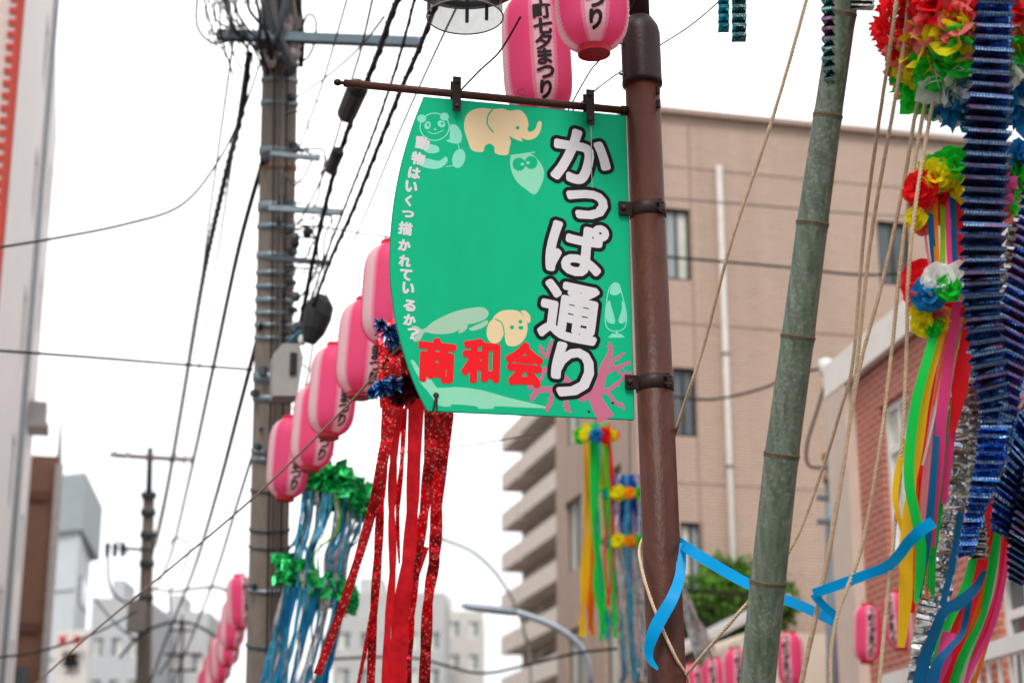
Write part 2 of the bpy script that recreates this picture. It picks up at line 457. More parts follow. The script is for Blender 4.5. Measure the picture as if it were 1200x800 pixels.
# --- far apartment house with stacked balconies
BX_D = 125.0
BXx = W(587, 650, BX_D).x
def onX(px, py): return WX(px, py, BXx)
bb = thing('balcony_building', 'far grey beige apartment house with a stack of concrete balconies along the street', 'building', (BXx + 6, onX(640, 700).y, 0))
M_bcon = mat('balcony_concrete', srgb(206, 192, 182), .8, 0, .08, 2)
M_bwall = mat('shaded_beige_tile', srgb(150, 132, 122), .8, 0, .1, 2)  # shade on this wall is put into the darker tile colour
yFar, yA, yB = onX(587, 650).y, onX(607, 650).y, onX(705, 650).y
bw = MB()
Htop = 33.0
nfl = 11
wx = BXx + 1.5
fz = lambda k: 2.2 + 2.85 * k
hl = []
LB = yFar - yB
for k in range(nfl):
    for a in range(int(LB / 5)): hl.append((a * 5 + 1.2, a * 5 + 3.8, fz(k) + .15, fz(k) + 2.2))
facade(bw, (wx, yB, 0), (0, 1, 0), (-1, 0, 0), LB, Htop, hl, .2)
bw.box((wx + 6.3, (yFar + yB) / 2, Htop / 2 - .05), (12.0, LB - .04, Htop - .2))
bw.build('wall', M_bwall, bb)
for h in hl: window(bb, (wx, yB, 0), (0, 1, 0), (-1, 0, 0), *h, rec=.2, fm=M_dalu, pm=M_dpane, mull=1)
for k in range(nfl):
    z0 = fz(k)
    for (ya, yb) in ((yB + .1, yA - .3), (yA + .3, yFar)):
        s = MB().box((BXx + .75, (ya + yb) / 2, z0), (1.5, yb - ya, .18))
        s.box((BXx + .07, (ya + yb) / 2, z0 + .62), (.14, yb - ya, 1.06))
        s.box((BXx + .82, ya + .06, z0 + .615), (1.34, .12, 1.05))
        s.box((BXx + .82, yb - .06, z0 + .615), (1.34, .12, 1.05))
        s.build('balcony', M_bcon, bb)
MB().box((wx + 6, (yFar + yB) / 2, Htop + .1), (12.4, LB + .4, .4)).build('roof_slab', M_bcon, bb)

# --- red brick house on the right with white eave
fdir = Vector((math.sin(R_(4.5)), math.cos(R_(4.5)), 0)); fn = Vector((-fdir.y, fdir.x, 0))
rc = W(990, 600, 23.2); rc.z = 0
rb = thing('brick_house', 'red brick house with white eaves and white framed windows behind the streamers', 'house', rc)
M_red = brickmat('red_brick', srgb(190, 102, 82), srgb(172, 86, 68), srgb(192, 152, 136), 0.23, 0.085, 0.012)
u_ = -fdir                       # u runs towards the camera from the far corner
def onR(px, py): return WP(px, py, rc, fn)
ez = onR(1000, 450).z            # wall top
RW = 13.0
rh = []
for (x0, y0, x1, y1) in ((1030, 478, 1075, 640), (1166, 672, 1235, 830), (1112, 392, 1175, 560)):
    a, d = uvof(onR(x0, y0), rc, u_); b, c = uvof(onR(x1, y1), rc, u_)
    d = min(d, ez - .5); rh.append((a, b, max(c, .4), d))
rh[2] = (rh[2][0], rh[2][1], rh[0][2], rh[0][3])
rw = MB(); facade(rw, rc, u_, fn, RW, ez, rh, .15)
far = rc - fn * 9; nr = rc + u_ * RW
rw.add([rc, far, far + Vector((0, 0, ez)), rc + Vector((0, 0, ez)), nr, nr - fn * 9, nr - fn * 9 + Vector((0, 0, ez)), nr + Vector((0, 0, ez))],
       [(0, 1, 2, 3), (4, 5, 6, 7), (1, 5, 6, 2)], [(0, 0), (9, 0), (9, ez), (0, ez), (0, 0), (9, 0), (9, ez), (0, ez)])
rw.build('wall', M_red, rb)
rrot = Matrix((u_, fn, Vector((0, 0, 1)))).transposed()
M_wh = mat('eave_white', srgb(234, 228, 220), .6, 0, .06, 2)
cen = rc + u_ * (RW / 2 + .1) - fn * 4.97
ev = MB().box(cen + Vector((0, 0, ez + .22)), (RW + .6, 10.2, .42), rrot)
ev.build('eave', M_wh, rb)
MB().box(cen + Vector((0, 0, ez + .003)), (RW + .4, 10.0, .02), rrot).build('soffit', mat('soffit_brown', srgb(140, 112, 98), .8), rb)
MB().box(cen + Vector((0, 0, ez + .6)), (RW + .4, 9.0, .3), rrot).build('roof', mat('roof_grey', srgb(120, 118, 116), .7), rb)
a0, _ = uvof(onR(985, 600), rc, u_); a1, _ = uvof(onR(1009, 600), rc, u_)
MB().box(rc + u_ * ((a0 + a1) / 2) + fn * .06 + Vector((0, 0, ez / 2 - .01)), (a1 - a0, .16, ez - .03), rrot).build('pilaster', mat('pilaster_beige', srgb(208, 190, 176), .75, 0, .06, 2), rb)
for i, hh in enumerate(rh): window(rb, rc, u_, fn, *hh, rec=.15, fm=M_white, pm=M_dpane if i else M_pane, mull=1, trans=.7, fw=.09)
# white rail band below the window
za = onR(1150, 778).z
band = MB().box(rc + u_ * (RW / 2 + 1.0) + fn * .35 + Vector((0, 0, za)), (RW - 2, .12, .16), rrot)
band = band.build('balcony_rail', M_white, rb)
for k in range(40):
    MB().box(rc + u_ * (2.2 + k * .27) + fn * .35 + Vector((0, 0, za - .53)), (.035, .035, .88), rrot).build('baluster', M_white, band)
MB().box(rc + u_ * (RW / 2 + 1.0) + fn * .25 + Vector((0, 0, za - 1.05)), (RW - 2, .5, .14), rrot).build('balcony_slab', M_wh, rb)

# --- low shop house with terrace between the two
lx = W(905, 760, 27.5)
lb = thing('shop_house', 'low beige shop building with flat rounded roof edge beyond the bamboo', 'building', (lx.x + 2, 28.6, 0))
zt = W(940, 722, 27.5).z
xl, xr = W(908, 740, 27.5).x, W(990, 740, 27.5).x + 3
pr = [(xl + .25 - .25 * math.sin(t), zt - .25 + .25 * math.cos(t)) for t in [k * math.pi / 12 for k in range(7)]]
prof = [(xr, 0), (xr, zt)] + pr + [(xl, 0)]
g = MB(); m_ = len(prof)
g.add([(x, 27.5, z) for x, z in prof] + [(x, 31.5, z) for x, z in prof], [tuple(range(m_))[::-1], tuple(range(m_, 2 * m_))] + [(i, (i + 1) % m_, (i + 1) % m_ + m_, i + m_) for i in range(m_)])
g.build('wall', mat('shop_beige', srgb(205, 188, 172), .8, 0, .06, 2), lb)
g = MB().box((xl + .9, 27.47, 1.2), (1.2, .06, 2.2)); g.build('door', M_dalu, lb)
MB().box((xl + 2.6, 27.47, 1.4), (1.4, .06, 1.2)).build('window', M_dpane, lb)
# grey lean-to roof
A = W(800, 760, 30); B = W(868, 712, 30)
sr = MB()
sr.add([(A.x, 29, A.z), (B.x + 1.2, 29, B.z + .4), (B.x + 1.2, 32, B.z + .4), (A.x, 32, A.z), (A.x, 29, A.z - .12), (B.x + 1.2, 29, B.z + .28), (B.x + 1.2, 32, B.z + .28), (A.x, 32, A.z - .12)],
       [(0, 1, 2, 3), (7, 6, 5, 4), (0, 4, 5, 1), (1, 5, 6, 2), (2, 6, 7, 3), (3, 7, 4, 0)])
shed = thing('lean_to_shed', 'grey lean-to roof on posts between the pole and the bamboo', 'shed', ((A.x + B.x) / 2, 30.5, 0))
sr.build('roof', mat('grey_sheet_roof', srgb(176, 174, 172), .6, 0, .1, 3), shed)
for x, y in ((A.x + .2, 29.2), (B.x + 1, 29.2), (A.x + .2, 31.8), (B.x + 1, 31.8)):
    zz = A.z - .1 + (B.z + .4 - A.z) * (x - A.x) / (B.x + 1.2 - A.x)
    MB().box((x, y, zz / 2 - .02), (.1, .1, zz)).build('post', M_dsteel, shed)
MB().box(((A.x + B.x) / 2 + .6, 31.9, A.z / 2 - .1), (B.x - A.x + .9, .08, A.z - .3)).build('back_wall', mat('shed_wall', srgb(120, 104, 96), .8), shed)
# dark iron fence on terrace
fx0, fx1 = W(825, 700, 31.5).x, W(985, 700, 31.5).x
fz1, fz0 = W(900, 665, 31.5).z, W(900, 730, 31.5).z
fe = thing('iron_fence', 'dark iron fence with thin bars in front of the green shrubs', 'fence', ((fx0 + fx1) / 2, 32.3, fz0))
g = MB()
g.box(((fx0 + fx1) / 2, 32.3, fz1), (fx1 - fx0, .05, .06)); g.build('top_rail', M_dbrown, fe)
MB().box(((fx0 + fx1) / 2, 32.3, fz0 + .05), (fx1 - fx0, .05, .06)).build('bottom_rail', M_dbrown, fe)
barme = None
for k in range(int((fx1 - fx0) / .13)):
    x = fx0 + .06 + k * .13
    if barme is None:
        bo = MB().box((x, 32.3, (fz0 + fz1) / 2), (.022, .022, fz1 - fz0 - .02)).build('bar', M_dbrown, fe); barme = bo.data; bx0 = x
    else:
        bo = bpy.data.objects.new('bar', barme); C.objects.link(bo); bo.parent = fe; bo.location = (x - bx0, 0, 0)
g = MB().box(((fx0 + fx1) / 2, 32.9, fz0 / 2), (fx1 - fx0 + .3, 1.6, fz0)); 
tag(g.build('terrace_wall', mat('terrace_concrete', srgb(150, 136, 126), .85, 0, .15, 2)), 'grey concrete terrace wall carrying the iron fence and shrubs', 'wall')
# shrubs
def leafy(mb, c, rx, ry, rz, n, ls, r_):
    for _ in range(n):
        d = Vector((r_.gauss(0, 1), r_.gauss(0, 1), r_.gauss(0, 1))).normalized()
        rad = r_.random() ** .4 * (0.75 + .35 * noise.noise(d * 2.2 + Vector(c)))
        p = Vector(c) + Vector((d.x * rx, d.y * ry, d.z * rz)) * rad
        nn = (d + Vector((r_.gauss(0, .6), r_.gauss(0, .6), r_.gauss(0, .6) + .4))).normalized()
        a = nn.orthogonal().normalized(); a.rotate(Matrix.Rotation(r_.random() * 6.28, 3, nn)); b_ = nn.cross(a)
        l = ls * (.6 + .8 * r_.random())
        mb.add([p - a * l, p + b_ * l * .45, p + a * l, p - b_ * l * .45], [(0, 1, 2, 3)])
M_leaf = paper('leaf_green', (0.10, 0.24, 0.03, 1), .35, .5, 2.5)
M_bark = mat('bark', srgb(90, 74, 60), .9, 0, .2, 6)
for i, (px, py, rx, rz, lab) in enumerate(((852, 704, 1.3, .95, 'leafy green shrub on the terrace nearest the brown lamp pole'), (905, 676, 1.1, 1.1, 'tall leafy green shrub rising just behind the bamboo'), (948, 684, 1.0, .95, 'leafy green shrub on the terrace beside the grey steel pole'))):
    c = W(px, py, 33.0)
    t = thing('shrub', lab, 'shrub', (c.x, 33.0, fz0), 'shrubs on the terrace')
    c.y = 33.0
    g = MB(); leafy(g, c, rx, .55, rz, 2600, .08, random.Random(i)); g.build('foliage', M_leaf, t)
    g = MB(); g.tube([(c.x, 33, fz0), (c.x + .05, 33, c.z)], [.05, .02], 6)
    for k in range(5): g.tube([(c.x + .03, 33, fz0 + (c.z - fz0) * (.4 + .1 * k)), (c.x + rng.uniform(-.6, .6) * rx, 33 + rng.uniform(-.3, .3), c.z + rng.uniform(0, .6) * rz)], [.02, .006], 5)
    g.build('stem', M_bark, t)

# --- left side of the street (facades seen at a grazing angle)
LX = -1.5
def onL(px, py, X=LX): return WX(px, py, X)
M_pink = brickmat('pink_tile_wall', srgb(206, 184, 178), srgb(198, 175, 170), srgb(222, 206, 200), .2, .06, .006)
yq0 = onL(14, 0).y; yq1 = onL(29, 0).y
HL = 19.0
pl = thing('tiled_building', 'pale pink tiled end wall at the left edge with toothed red brick corner', 'building', (LX - 4, yq1, 0))
g = MB(); XR = WY(29, 0, yq1).x; yf = yq1 - .3
facade(g, (XR - 10, yf, 0), (1, 0, 0), (0, -1, 0), 10, HL, [(2 + 2.6 * i, 3.4 + 2.6 * i, 3 + 3 * j, 4.5 + 3 * j) for i in range(2) for j in range(5)], .15)
g.box((XR - 5.02, yq1 - .02, HL / 2), (9.9, .2, HL - .1))
g.build('wall', M_pink, pl)
for i in range(2):
    for j in range(5): window(pl, (XR - 10, yf, 0), (1, 0, 0), (0, -1, 0), 2 + 2.6 * i, 3.4 + 2.6 * i, 3 + 3 * j, 4.5 + 3 * j, rec=.15, pm=M_dpane)
M_qred = mat('red_quoin_brick', srgb(178, 70, 60), .75, 0, .12, 8)
px1_ = (WY(29, 0, yf) - WY(19, 0, yf)).length / 10
MB().box((XR - px1_ * 3.8, yf - .012, HL / 2), (px1_ * 7.6, .03, HL - .04)).build('quoin_strip', M_qred, pl)
MB().box((XR + .004, yf + .14, HL / 2), (.012, .3, HL - .06)).build('quoin_return', M_qred, pl)
brk = None; pitch = 16.0 * px1_; z = 3.0; zb0 = None
while z < 17.5:
    if brk is None:
        bo = MB().box((XR - px1_ * 11.6, yf - .011, z), (px1_ * 8, .028, pitch * .5)).build('brick', M_qred, pl); brk = bo.data; zb0 = z
    else:
        bo = bpy.data.objects.new('brick', brk); C.objects.link(bo); bo.parent = pl; bo.location = (0, 0, z - zb0)
    z += pitch
# white building
yw0, yw1 = yq1 + .1, onL(80, 0).y
M_wtile = mat('white_tile_wall', srgb(238, 230, 226), .65, 0, .06, 1.5, .1, 10)
wb = thing('white_building', 'narrow white building with slit windows between pink tiles and the sky', 'building', (-5, (yw0 + yw1) / 2, 0))
g = MB(); ws = []
LW = yw1 - yw0
for j in range(6):
    for (a, b) in ((2.2, 3.4), (6.0, 7.2), (10.4, 11.6)):
        if b < LW - .6: ws.append((a, b, 2.6 + 3 * j, 4.0 + 3 * j))
facade(g, (LX - .02, yw1, 0), (0, -1, 0), (1, 0, 0), LW, 21, ws, .2)
g.add([(LX - .02, yw1, 0), (LX - 9, yw1, 0), (LX - 9, yw1, 21), (LX - .02, yw1, 21), (LX - .02, yw0, 0), (LX - 9, yw0, 0), (LX - 9, yw0, 21), (LX - .02, yw0, 21)], [(0, 1, 2, 3), (4, 5, 6, 7), (3, 2, 6, 7), (1, 5, 6, 2)])
g.build('wall', M_wtile, wb)
for h in ws: window(wb, (LX - .02, yw1, 0), (0, -1, 0), (1, 0, 0), *h, rec=.2, fm=M_alu, pm=M_dpane)
MB().tube([(LX + .05, yw1 - 9, 20.8), (LX + .05, yw1 - 9, .1)], .06, 10).build('drain_pipe', mat('grey_blue_pipe', srgb(164, 168, 174), .5), wb, True)
# boxed vent hood and little rail
c = WX(48, 488, LX + .3)
vh = MB(); vh.box((LX + .22, c.y, c.z), (.42, .9, .5)); vh.box((LX + .26, c.y, c.z - .3), (.48, 1.0, .08))
vh.build('vent_hood', mat('vent_metal', srgb(190, 182, 176), .5, .3, .1, 4), wb)
# brown house further on
yb_ = WX(52, 560, LX - .25)
bh = thing('brown_house', 'narrow brown panelled house with roof rail beyond the white building', 'house', (-5, 50, 0))
y0b = 50.0; y1b = 57.0; zt = WY(60, 534, y0b).z; bX = WY(65, 600, y0b).x
g = MB(); g.box((bX - 4, (y0b + y1b) / 2, zt / 2), (8, y1b - y0b, zt)); g.build('wall', mat('brown_panel', srgb(150, 112, 94), .7, 0, .15, 1), bh)
for k in range(3):
    zz = zt * (.35 + .28 * k)
    MB().box((bX - 2.5, y0b - .05, zz), (4.6, .16, .25)).build('ledge', mat('ledge_brown', srgb(120, 84, 68), .7), bh)
MB().box((bX + .02, y0b + .1, zt / 2 - .1), (.2, .6, zt - .3)).build('corner_pier', mat('pier_grey', srgb(198, 192, 188), .7), bh)
MB().box((bX - .9, y0b - .02, zt * .49), (1.0, .06, 1.5)).build('window', M_dpane, bh)
rl = MB()
for k in range(8): rl.box((bX - .05, y0b + .3 + k * (y1b - y0b - .6) / 7, zt + .55), (.05, .05, 1.1))
rl.box((bX - .05, (y0b + y1b) / 2, zt + 1.12), (.05, y1b - y0b - .5, .05)); rl.box((bX - .05, (y0b + y1b) / 2, zt + .6), (.04, y1b - y0b - .5, .04))
rl.build('roof_rail', M_steel, bh)
# grey slab block, turned so that two sides show
gA, gB, gC = W(62, 560, 88), W(98, 555, 84), W(123, 560, 92)
zt = gB.z
gb = thing('grey_block', 'grey metal clad block with darker top storey above the black lettered signboard', 'building', (gB.x, gB.y + 3, 0))
def prism(mb, base, z0, z1):
    n = len(base); mb.add([(p[0], p[1], z0) for p in base] + [(p[0], p[1], z1) for p in base], [tuple(range(n))[::-1], tuple(range(n, 2 * n))] + [(i, (i + 1) % n, (i + 1) % n + n, i + n) for i in range(n)])
base = [(gA.x - 4, gA.y + .5), (gB.x, gB.y), (gC.x - .45, gC.y), (gA.x - 3.2, gC.y + 8)]
g = MB(); prism(g, base, 0, zt - 2.7); g.build('wall', mat('pale_metal_cladding', srgb(200, 206, 210), .5, .1, .05, 1), gb)
base2 = [(gA.x - 4.2, gA.y), (gB.x + .1, gB.y - .4), (gC.x, gC.y), (gA.x - 3.2, gC.y + 8.5)]
g = MB(); prism(g, base2, zt - 2.7, zt); g.build('top_storey', mat('grey_metal_cladding', srgb(158, 166, 170), .5, .1, .06, 1), gb)
dirR = (Vector((gC.x - .45, gC.y, 0)) - Vector((gB.x, gB.y, 0))); lr = dirR.length; dirR.normalize(); nR = Vector((dirR.y, -dirR.x, 0))
for k in range(7):
    MB().box(Vector((gB.x, gB.y, 0)) + dirR * (lr * .55) + nR * .04 + Vector((0, 0, zt - 5 - k * 2.6)), (1, 1, 1), Matrix((dirR * (lr * .5), nR * .1, Vector((0, 0, 1.2)))).transposed()).build('window', M_dpane, gb)
dirF = (Vector((gB.x, gB.y, 0)) - Vector((gA.x - 4, gA.y + .5, 0))); lf = dirF.length; dirF.normalize(); nF = Vector((dirF.y, -dirF.x, 0))
for k in range(6):
    MB().box(Vector((gA.x - 4, gA.y + .5, 0)) + dirF * (lf * .5) + nF * .03 + Vector((0, 0, zt - 5.4 - k * 3.1)), (1, 1, 1), Matrix((dirF * (lf - .1), nF * .06, Vector((0, 0, .12)))).transposed()).build('panel_joint', mat('joint_grey', srgb(170, 176, 180), .6), gb)
# signboard with brushed characters
sd = 60.0
sb = thing('shop_signboard', 'tall white shop signboard with red and black brushed characters', 'sign', W(83, 800, sd) - Vector((0, 0, 3)))
ctr = W(83, 790, sd); sw = SZ(38, sd); sh = SZ(104, sd)
MB().box(ctr, (sw, .25, sh), Matrix.Rotation(-YAW, 3, 'Z')).build('panel', M_white, sb)
MB().box(ctr - Vector((0, 0, sh / 2 + 1.2)), (.12, .12, 2.4)).build('post', M_dsteel, sb)
def flat_glyph(mb, ch, c, ex, ez, w, h, bold=0, rings=1, zstep=.0002, nrm=None, z0=0.0, rot=0.0):
    vs, fs, gw, gh = glyph(ch)
    offs = [(0, 0)]
    if bold:
        for rr in range(rings):
            n = 12 if bold < .012 else 30; offs += [(bold * (rr + 1) / rings * math.cos(6.2832 * k / n), bold * (rr + 1) / rings * math.sin(6.2832 * k / n)) for k in range(n)]
    ca, sa = math.cos(rot), math.sin(rot)
    if zstep < .0001: zstep = .00028 / len(offs)
    for i, (ox, oy) in enumerate(offs):
        pts = []
        for x, y in vs:
            x, y = x * (w - 2 * bold), y * (h - 2 * bold)
            x, y = x * ca + y * sa + ox, -x * sa + y * ca + oy
            pts.append(Vector(c) + ex * x + ez * y + nrm * (z0 + zstep * i))
        mb.add(pts, fs)
fr_ = -Vector((FW.x, FW.y, 0)).normalized()
for (ch, px, py, s, m_) in (('五', 75, 751, 11, mat('sign_red', srgb(214, 60, 60), .6)), ('次', 92, 750, 11, MATS['sign_red']), ('草', 84, 774, 20, mat('sign_black', srgb(40, 38, 40), .6)), ('亭', 84, 800, 20, MATS['sign_black'])):
    g = MB(); flat_glyph(g, ch, W(px, py, sd), RT, Vector((0, 0, 1)), SZ(s, sd), SZ(s, sd), SZ(1.1, sd), 1, .002, fr_, .14)
    g.build('letter', m_, sb)

# pale far buildings: distance haze is put into their light wall colours
def far_block(px0, px1, pyt, d, dep, col, lab, nwx, storey=3.0, mname=None):
    a, b = W(px0, pyt, d), W(px1, pyt, d); zt = (a.z + b.z) / 2; w = (b - a).length
    t = thing('far_building', lab, 'building', ((a.x + b.x) / 2, a.y + dep / 2, 0))
    u = Vector((b.x - a.x, b.y - a.y, 0)).normalized(); n = Vector((u.y, -u.x, 0))
    p0 = Vector((a.x, a.y, 0)); hs = []
    nf = int((zt - 1) / storey); pw = w / nwx
    for i in range(nwx):
        for j in range(nf): hs.append((pw * (i + .22), pw * (i + .78), 1 + storey * j + .9, 1 + storey * j + 2.3))
    g = MB(); facade(g, p0, u, n, w, zt, hs, .25)
    q0, q1 = p0 - n * dep, p0 + u * w - n * dep; Z = Vector((0, 0, zt))
    g.add([p0, q0, q0 + Z, p0 + Z, p0 + u * w, q1, q1 + Z, p0 + u * w + Z], [(0, 1, 2, 3), (4, 5, 6, 7), (1, 5, 6, 2), (2, 3, 7, 6)])
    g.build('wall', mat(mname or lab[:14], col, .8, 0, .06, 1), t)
    for h in hs:
        if h[3] > zt * .35: window(t, p0, u, n, *h, rec=.25, fm=M_white, pm=mat('far_glass', srgb(120, 130, 136), .15, 0, .2, .3), mull=1)
    MB().box(p0 + u * (w * .3) - n * (dep * .5) + Vector((0, 0, zt + .9)), (w * .22, dep * .4, 1.8), Matrix((u, -n, Vector((0, 0, 1)))).transposed()).build('roof_housing', MATS[mname or lab[:14]], t)
    return t
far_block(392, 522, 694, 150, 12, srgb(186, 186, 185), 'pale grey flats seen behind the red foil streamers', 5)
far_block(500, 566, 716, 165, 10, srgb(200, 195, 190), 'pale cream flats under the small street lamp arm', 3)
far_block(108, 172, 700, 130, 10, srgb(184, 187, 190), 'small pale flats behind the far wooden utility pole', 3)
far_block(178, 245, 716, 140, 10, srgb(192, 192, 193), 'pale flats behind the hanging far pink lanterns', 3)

# ------------------------------------------------------------------ lamp pole with banner arm
PY = 7.8
def onS(px, py, dy=0.0): return WY(px, py, PY + dy)
pt, pbm = onS(754, 130), onS(781.5, 800)
dirp = (pt - pbm).normalized()
def pole_at(z): return pbm + dirp * ((z - pbm.z) / dirp.z)
lp = thing('street_lamp', 'brown steel street lamp pole carrying the green banner and clear glass lamp', 'street lamp', pole_at(0))
paxis = dirp.to_track_quat('Z', 'Y').to_matrix()
r1 = SZ(40.5, (pt - CAM).dot(FW)) / 2
zc0, zc1 = onS(750, 100).z, onS(748, 28).z
pole = MB().tube([pole_at(.1), pole_at(2.0), pole_at(zc0 + .05)], [r1 * 1.06, r1 * 1.03, r1], 40).build('pole', M_brown, lp, True)
MB().lathe([(r1 * 1.9, 0), (r1 * 1.9, .16), (r1 * 1.4, .24), (r1 * 1.15, .3)], 32, pole_at(.1), paxis).build('base', M_dbrown, lp, True)
r2 = r1 * 1.17
cl = zc1 - zc0
MB().lathe([(r1, -.005), (r2, 0), (r2, .02), (r2 * .985, .03), (r2 * .985, cl - .06), (r2 * .9, cl - .02), (r2 * .6, cl + .03), (r1 * .6, cl + .03)], 40, pole_at(zc0), paxis).build('collar', M_dbrown, lp, True)
MB().tube([pole_at(zc1), pole_at(zc1 + 2.0)], r1 * .6, 28).build('upper_tube', M_dbrown, lp, True)
# seam lines
for k, py in enumerate((248, 450)):
    cz = onS(758, py)
    pz = pole_at(cz.z)
    bd = MB().lathe([(r1 * 1.0, -.036), (r1 * 1.05, -.034), (r1 * 1.05, .034), (r1 * 1.0, .036)], 40, pz, paxis).build('clamp_band', M_dbrown, lp, True)
    MB().box(pz + Vector((r1 * .4, -r1 * 1.0, 0)), (.014, .03, .066)).build('clamp_ear', M_dbrown, bd)
    for dz in (-.018, .018):
        MB().lathe([(0, .02), (.005, .02), (.006, .016), (.006, -.016), (0, -.018)], 10, pz + Vector((r1 * .4, -r1 * 1.12, dz)), Matrix.Rotation(math.pi / 2, 3, 'Y')).build('bolt', M_bolt, bd)
    MB().box(pz + Vector((-r1 - .028, -r1 * .2, 0)), (.075, .012, .068)).build('tab', M_dbrown, bd)
    MB().lathe([(0, .02), (.01, .018), (.013, .01), (.013, 0)], 12, pz + Vector((-r1 - .045, -r1 * .2 - .005, 0)), Matrix.Rotation(math.pi / 2, 3, 'X')).build('bolt', M_bolt, bd)
for py in (112, 128):
    pz = pole_at(onS(757, py).z)
    MB().box(pz + Vector((r1 * .62, -r1 * .86, 0)), (.018, .02, .04), Matrix.Rotation(.6, 3, 'Z')).build('latch', M_dbrown, lp)
for py in (52, 88):
    pz = pole_at(onS(728, py).z)
    MB().lathe([(0, .022), (.007, .02), (.008, 0)], 8, pz + Vector((-r2, -.01, 0)), Matrix.Rotation(-math.pi / 2, 3, 'Y')).build('screw', M_steel, lp)
# stencilled rub mark ring
# arm
ra, rb_ = onS(404, 97.5), onS(735, 130)
adir = (rb_ - ra).normalized()
arm = MB().tube([ra, rb_ + adir * .02], SZ(5, 7.7), 20).build('banner_arm', M_brown, lp, True)
aax = (-adir).to_track_quat('Z', 'Y').to_matrix()
MB().lathe([(.018, -.01), (.018, .004), (.009, .006), (.009, .018), (.012, .02), (.017, .03), (.016, .042), (.008, .052), (0, .054)], 16, ra, aax).build('finial', M_dbrown, arm, True)
MB().lathe([(.024, 0), (.024, .03), (.018, .035)], 16, onS(728, 129.3), adir.to_track_quat('Z', 'Y').to_matrix()).build('arm_socket', M_dbrown, arm, True)
for px, py in ((450, 91), (611, 108)):
    c0 = onS(px, py, -.012); rr = SZ(4.6, 7.7)
    MB().tube([c0 + Vector((math.cos(a) * rr, math.sin(a) * .004, math.sin(a) * rr)) for a in [6.2832 * k / 16 for k in range(17)]], .0014, 6).build('wire_ring', M_bolt, arm)
# lamp head: dark ring, clear cylinder, drop rods, carried by an arm from the pole above the frame
LC = onS(545, 0, -.2); LZ = onS(545, -14, -.2).z
lr_o = SZ(76, 7.4); lr_g = SZ(49, 7.4)
head = MB().lathe([(lr_g * 1.06, 0), (lr_o, 0.03), (lr_o * 1.02, .06), (lr_o * .9, .1), (lr_g * 1.06, .1), (lr_g * 1.06, 0)], 48, (LC.x, LC.y, LZ)).build('lamp_ring', M_black, lp, True)
mg = bpy.data.materials.new('clear_acrylic'); mg.use_nodes = True
t_ = mg.node_tree; t_.nodes.clear()
o_ = t_.nodes.new('ShaderNodeOutputMaterial'); tb_ = t_.nodes.new('ShaderNodeBsdfTransparent'); gl_ = t_.nodes.new('ShaderNodeBsdfGlossy'); mx_ = t_.nodes.new('ShaderNodeMixShader'); lw_ = t_.nodes.new('ShaderNodeLayerWeight'); ns_ = t_.nodes.new('ShaderNodeTexNoise'); rp_ = t_.nodes.new('ShaderNodeValToRGB')
tb_.inputs['Color'].default_value = (.9, .9, .89, 1); gl_.inputs['Roughness'].default_value = .05; gl_.inputs['Color'].default_value = (.85, .85, .85, 1); lw_.inputs['Blend'].default_value = .25
ns_.inputs['Scale'].default_value = 14; rp_.color_ramp.elements[0].color = (.58, .58, .57, 1); rp_.color_ramp.elements[1].color = (.68, .68, .67, 1)
t_.links.new(ns_.outputs['Fac'], rp_.inputs['Fac']); t_.links.new(rp_.outputs['Color'], tb_.inputs['Color'])
mx_.inputs[0].default_value = .06; t_.links.new(tb_.outputs[0], mx_.inputs[1]); t_.links.new(gl_.outputs[0], mx_.inputs[2]); t_.links.new(mx_.outputs[0], o_.inputs['Surface'])
MB().lathe([(lr_g, -.155), (lr_g, .3), (lr_g - .004, .3), (lr_g - .004, -.155), (lr_g, -.155)], 64, (LC.x, LC.y, LZ)).build('glass_cylinder', mg, head, True)
MB().tube([(LC.x + math.cos(a) * lr_g, LC.y + math.sin(a) * lr_g, LZ - .155) for a in [6.2832 * k / 48 for k in range(49)]], .004, 6).build('glass_rim', mat('rim_grey', srgb(130, 128, 126), .4), head, True)
MB().lathe([(lr_g * 1.0, .0), (lr_g * .72, -.004), (lr_g * .7, .02), (lr_g, .03)], 48, (LC.x, LC.y, LZ - .01)).build('inner_ring', mat('inner_ring_grey', srgb(110, 108, 108), .4, .2), head, True)
MB().lathe([(0, .0), (.06, .0), (.05, .12), (0, .13)], 20, (LC.x, LC.y, LZ + .75)).build('hub', M_black, head, True)
for k in range(3):
    a = 2.1 * k + .5; MB().tube([(LC.x + math.cos(a) * lr_g * 1.12, LC.y + math.sin(a) * lr_g * 1.12, LZ + .08), (LC.x, LC.y, LZ + .8)], .008, 8).build('stay', M_dsteel, head, True)
for a in (-2.6, -1.5, -.35, .9, 2.2):
    rr = lr_o * .84 if a != -1.5 else lr_g * .2
    x, y = LC.x + math.cos(a) * rr, LC.y + math.sin(a) * rr
    MB().tube([(x, y, LZ + .06), (x, y, LZ - (.06 if a != -1.5 else .2))], .009, 10).build('drop_rod', M_dsteel, head, True)
MB().tube([pole_at(LZ + .8), Vector((LC.x, LC.y, LZ + .84))], .035, 14).build('lamp_arm', M_dbrown, lp, True)

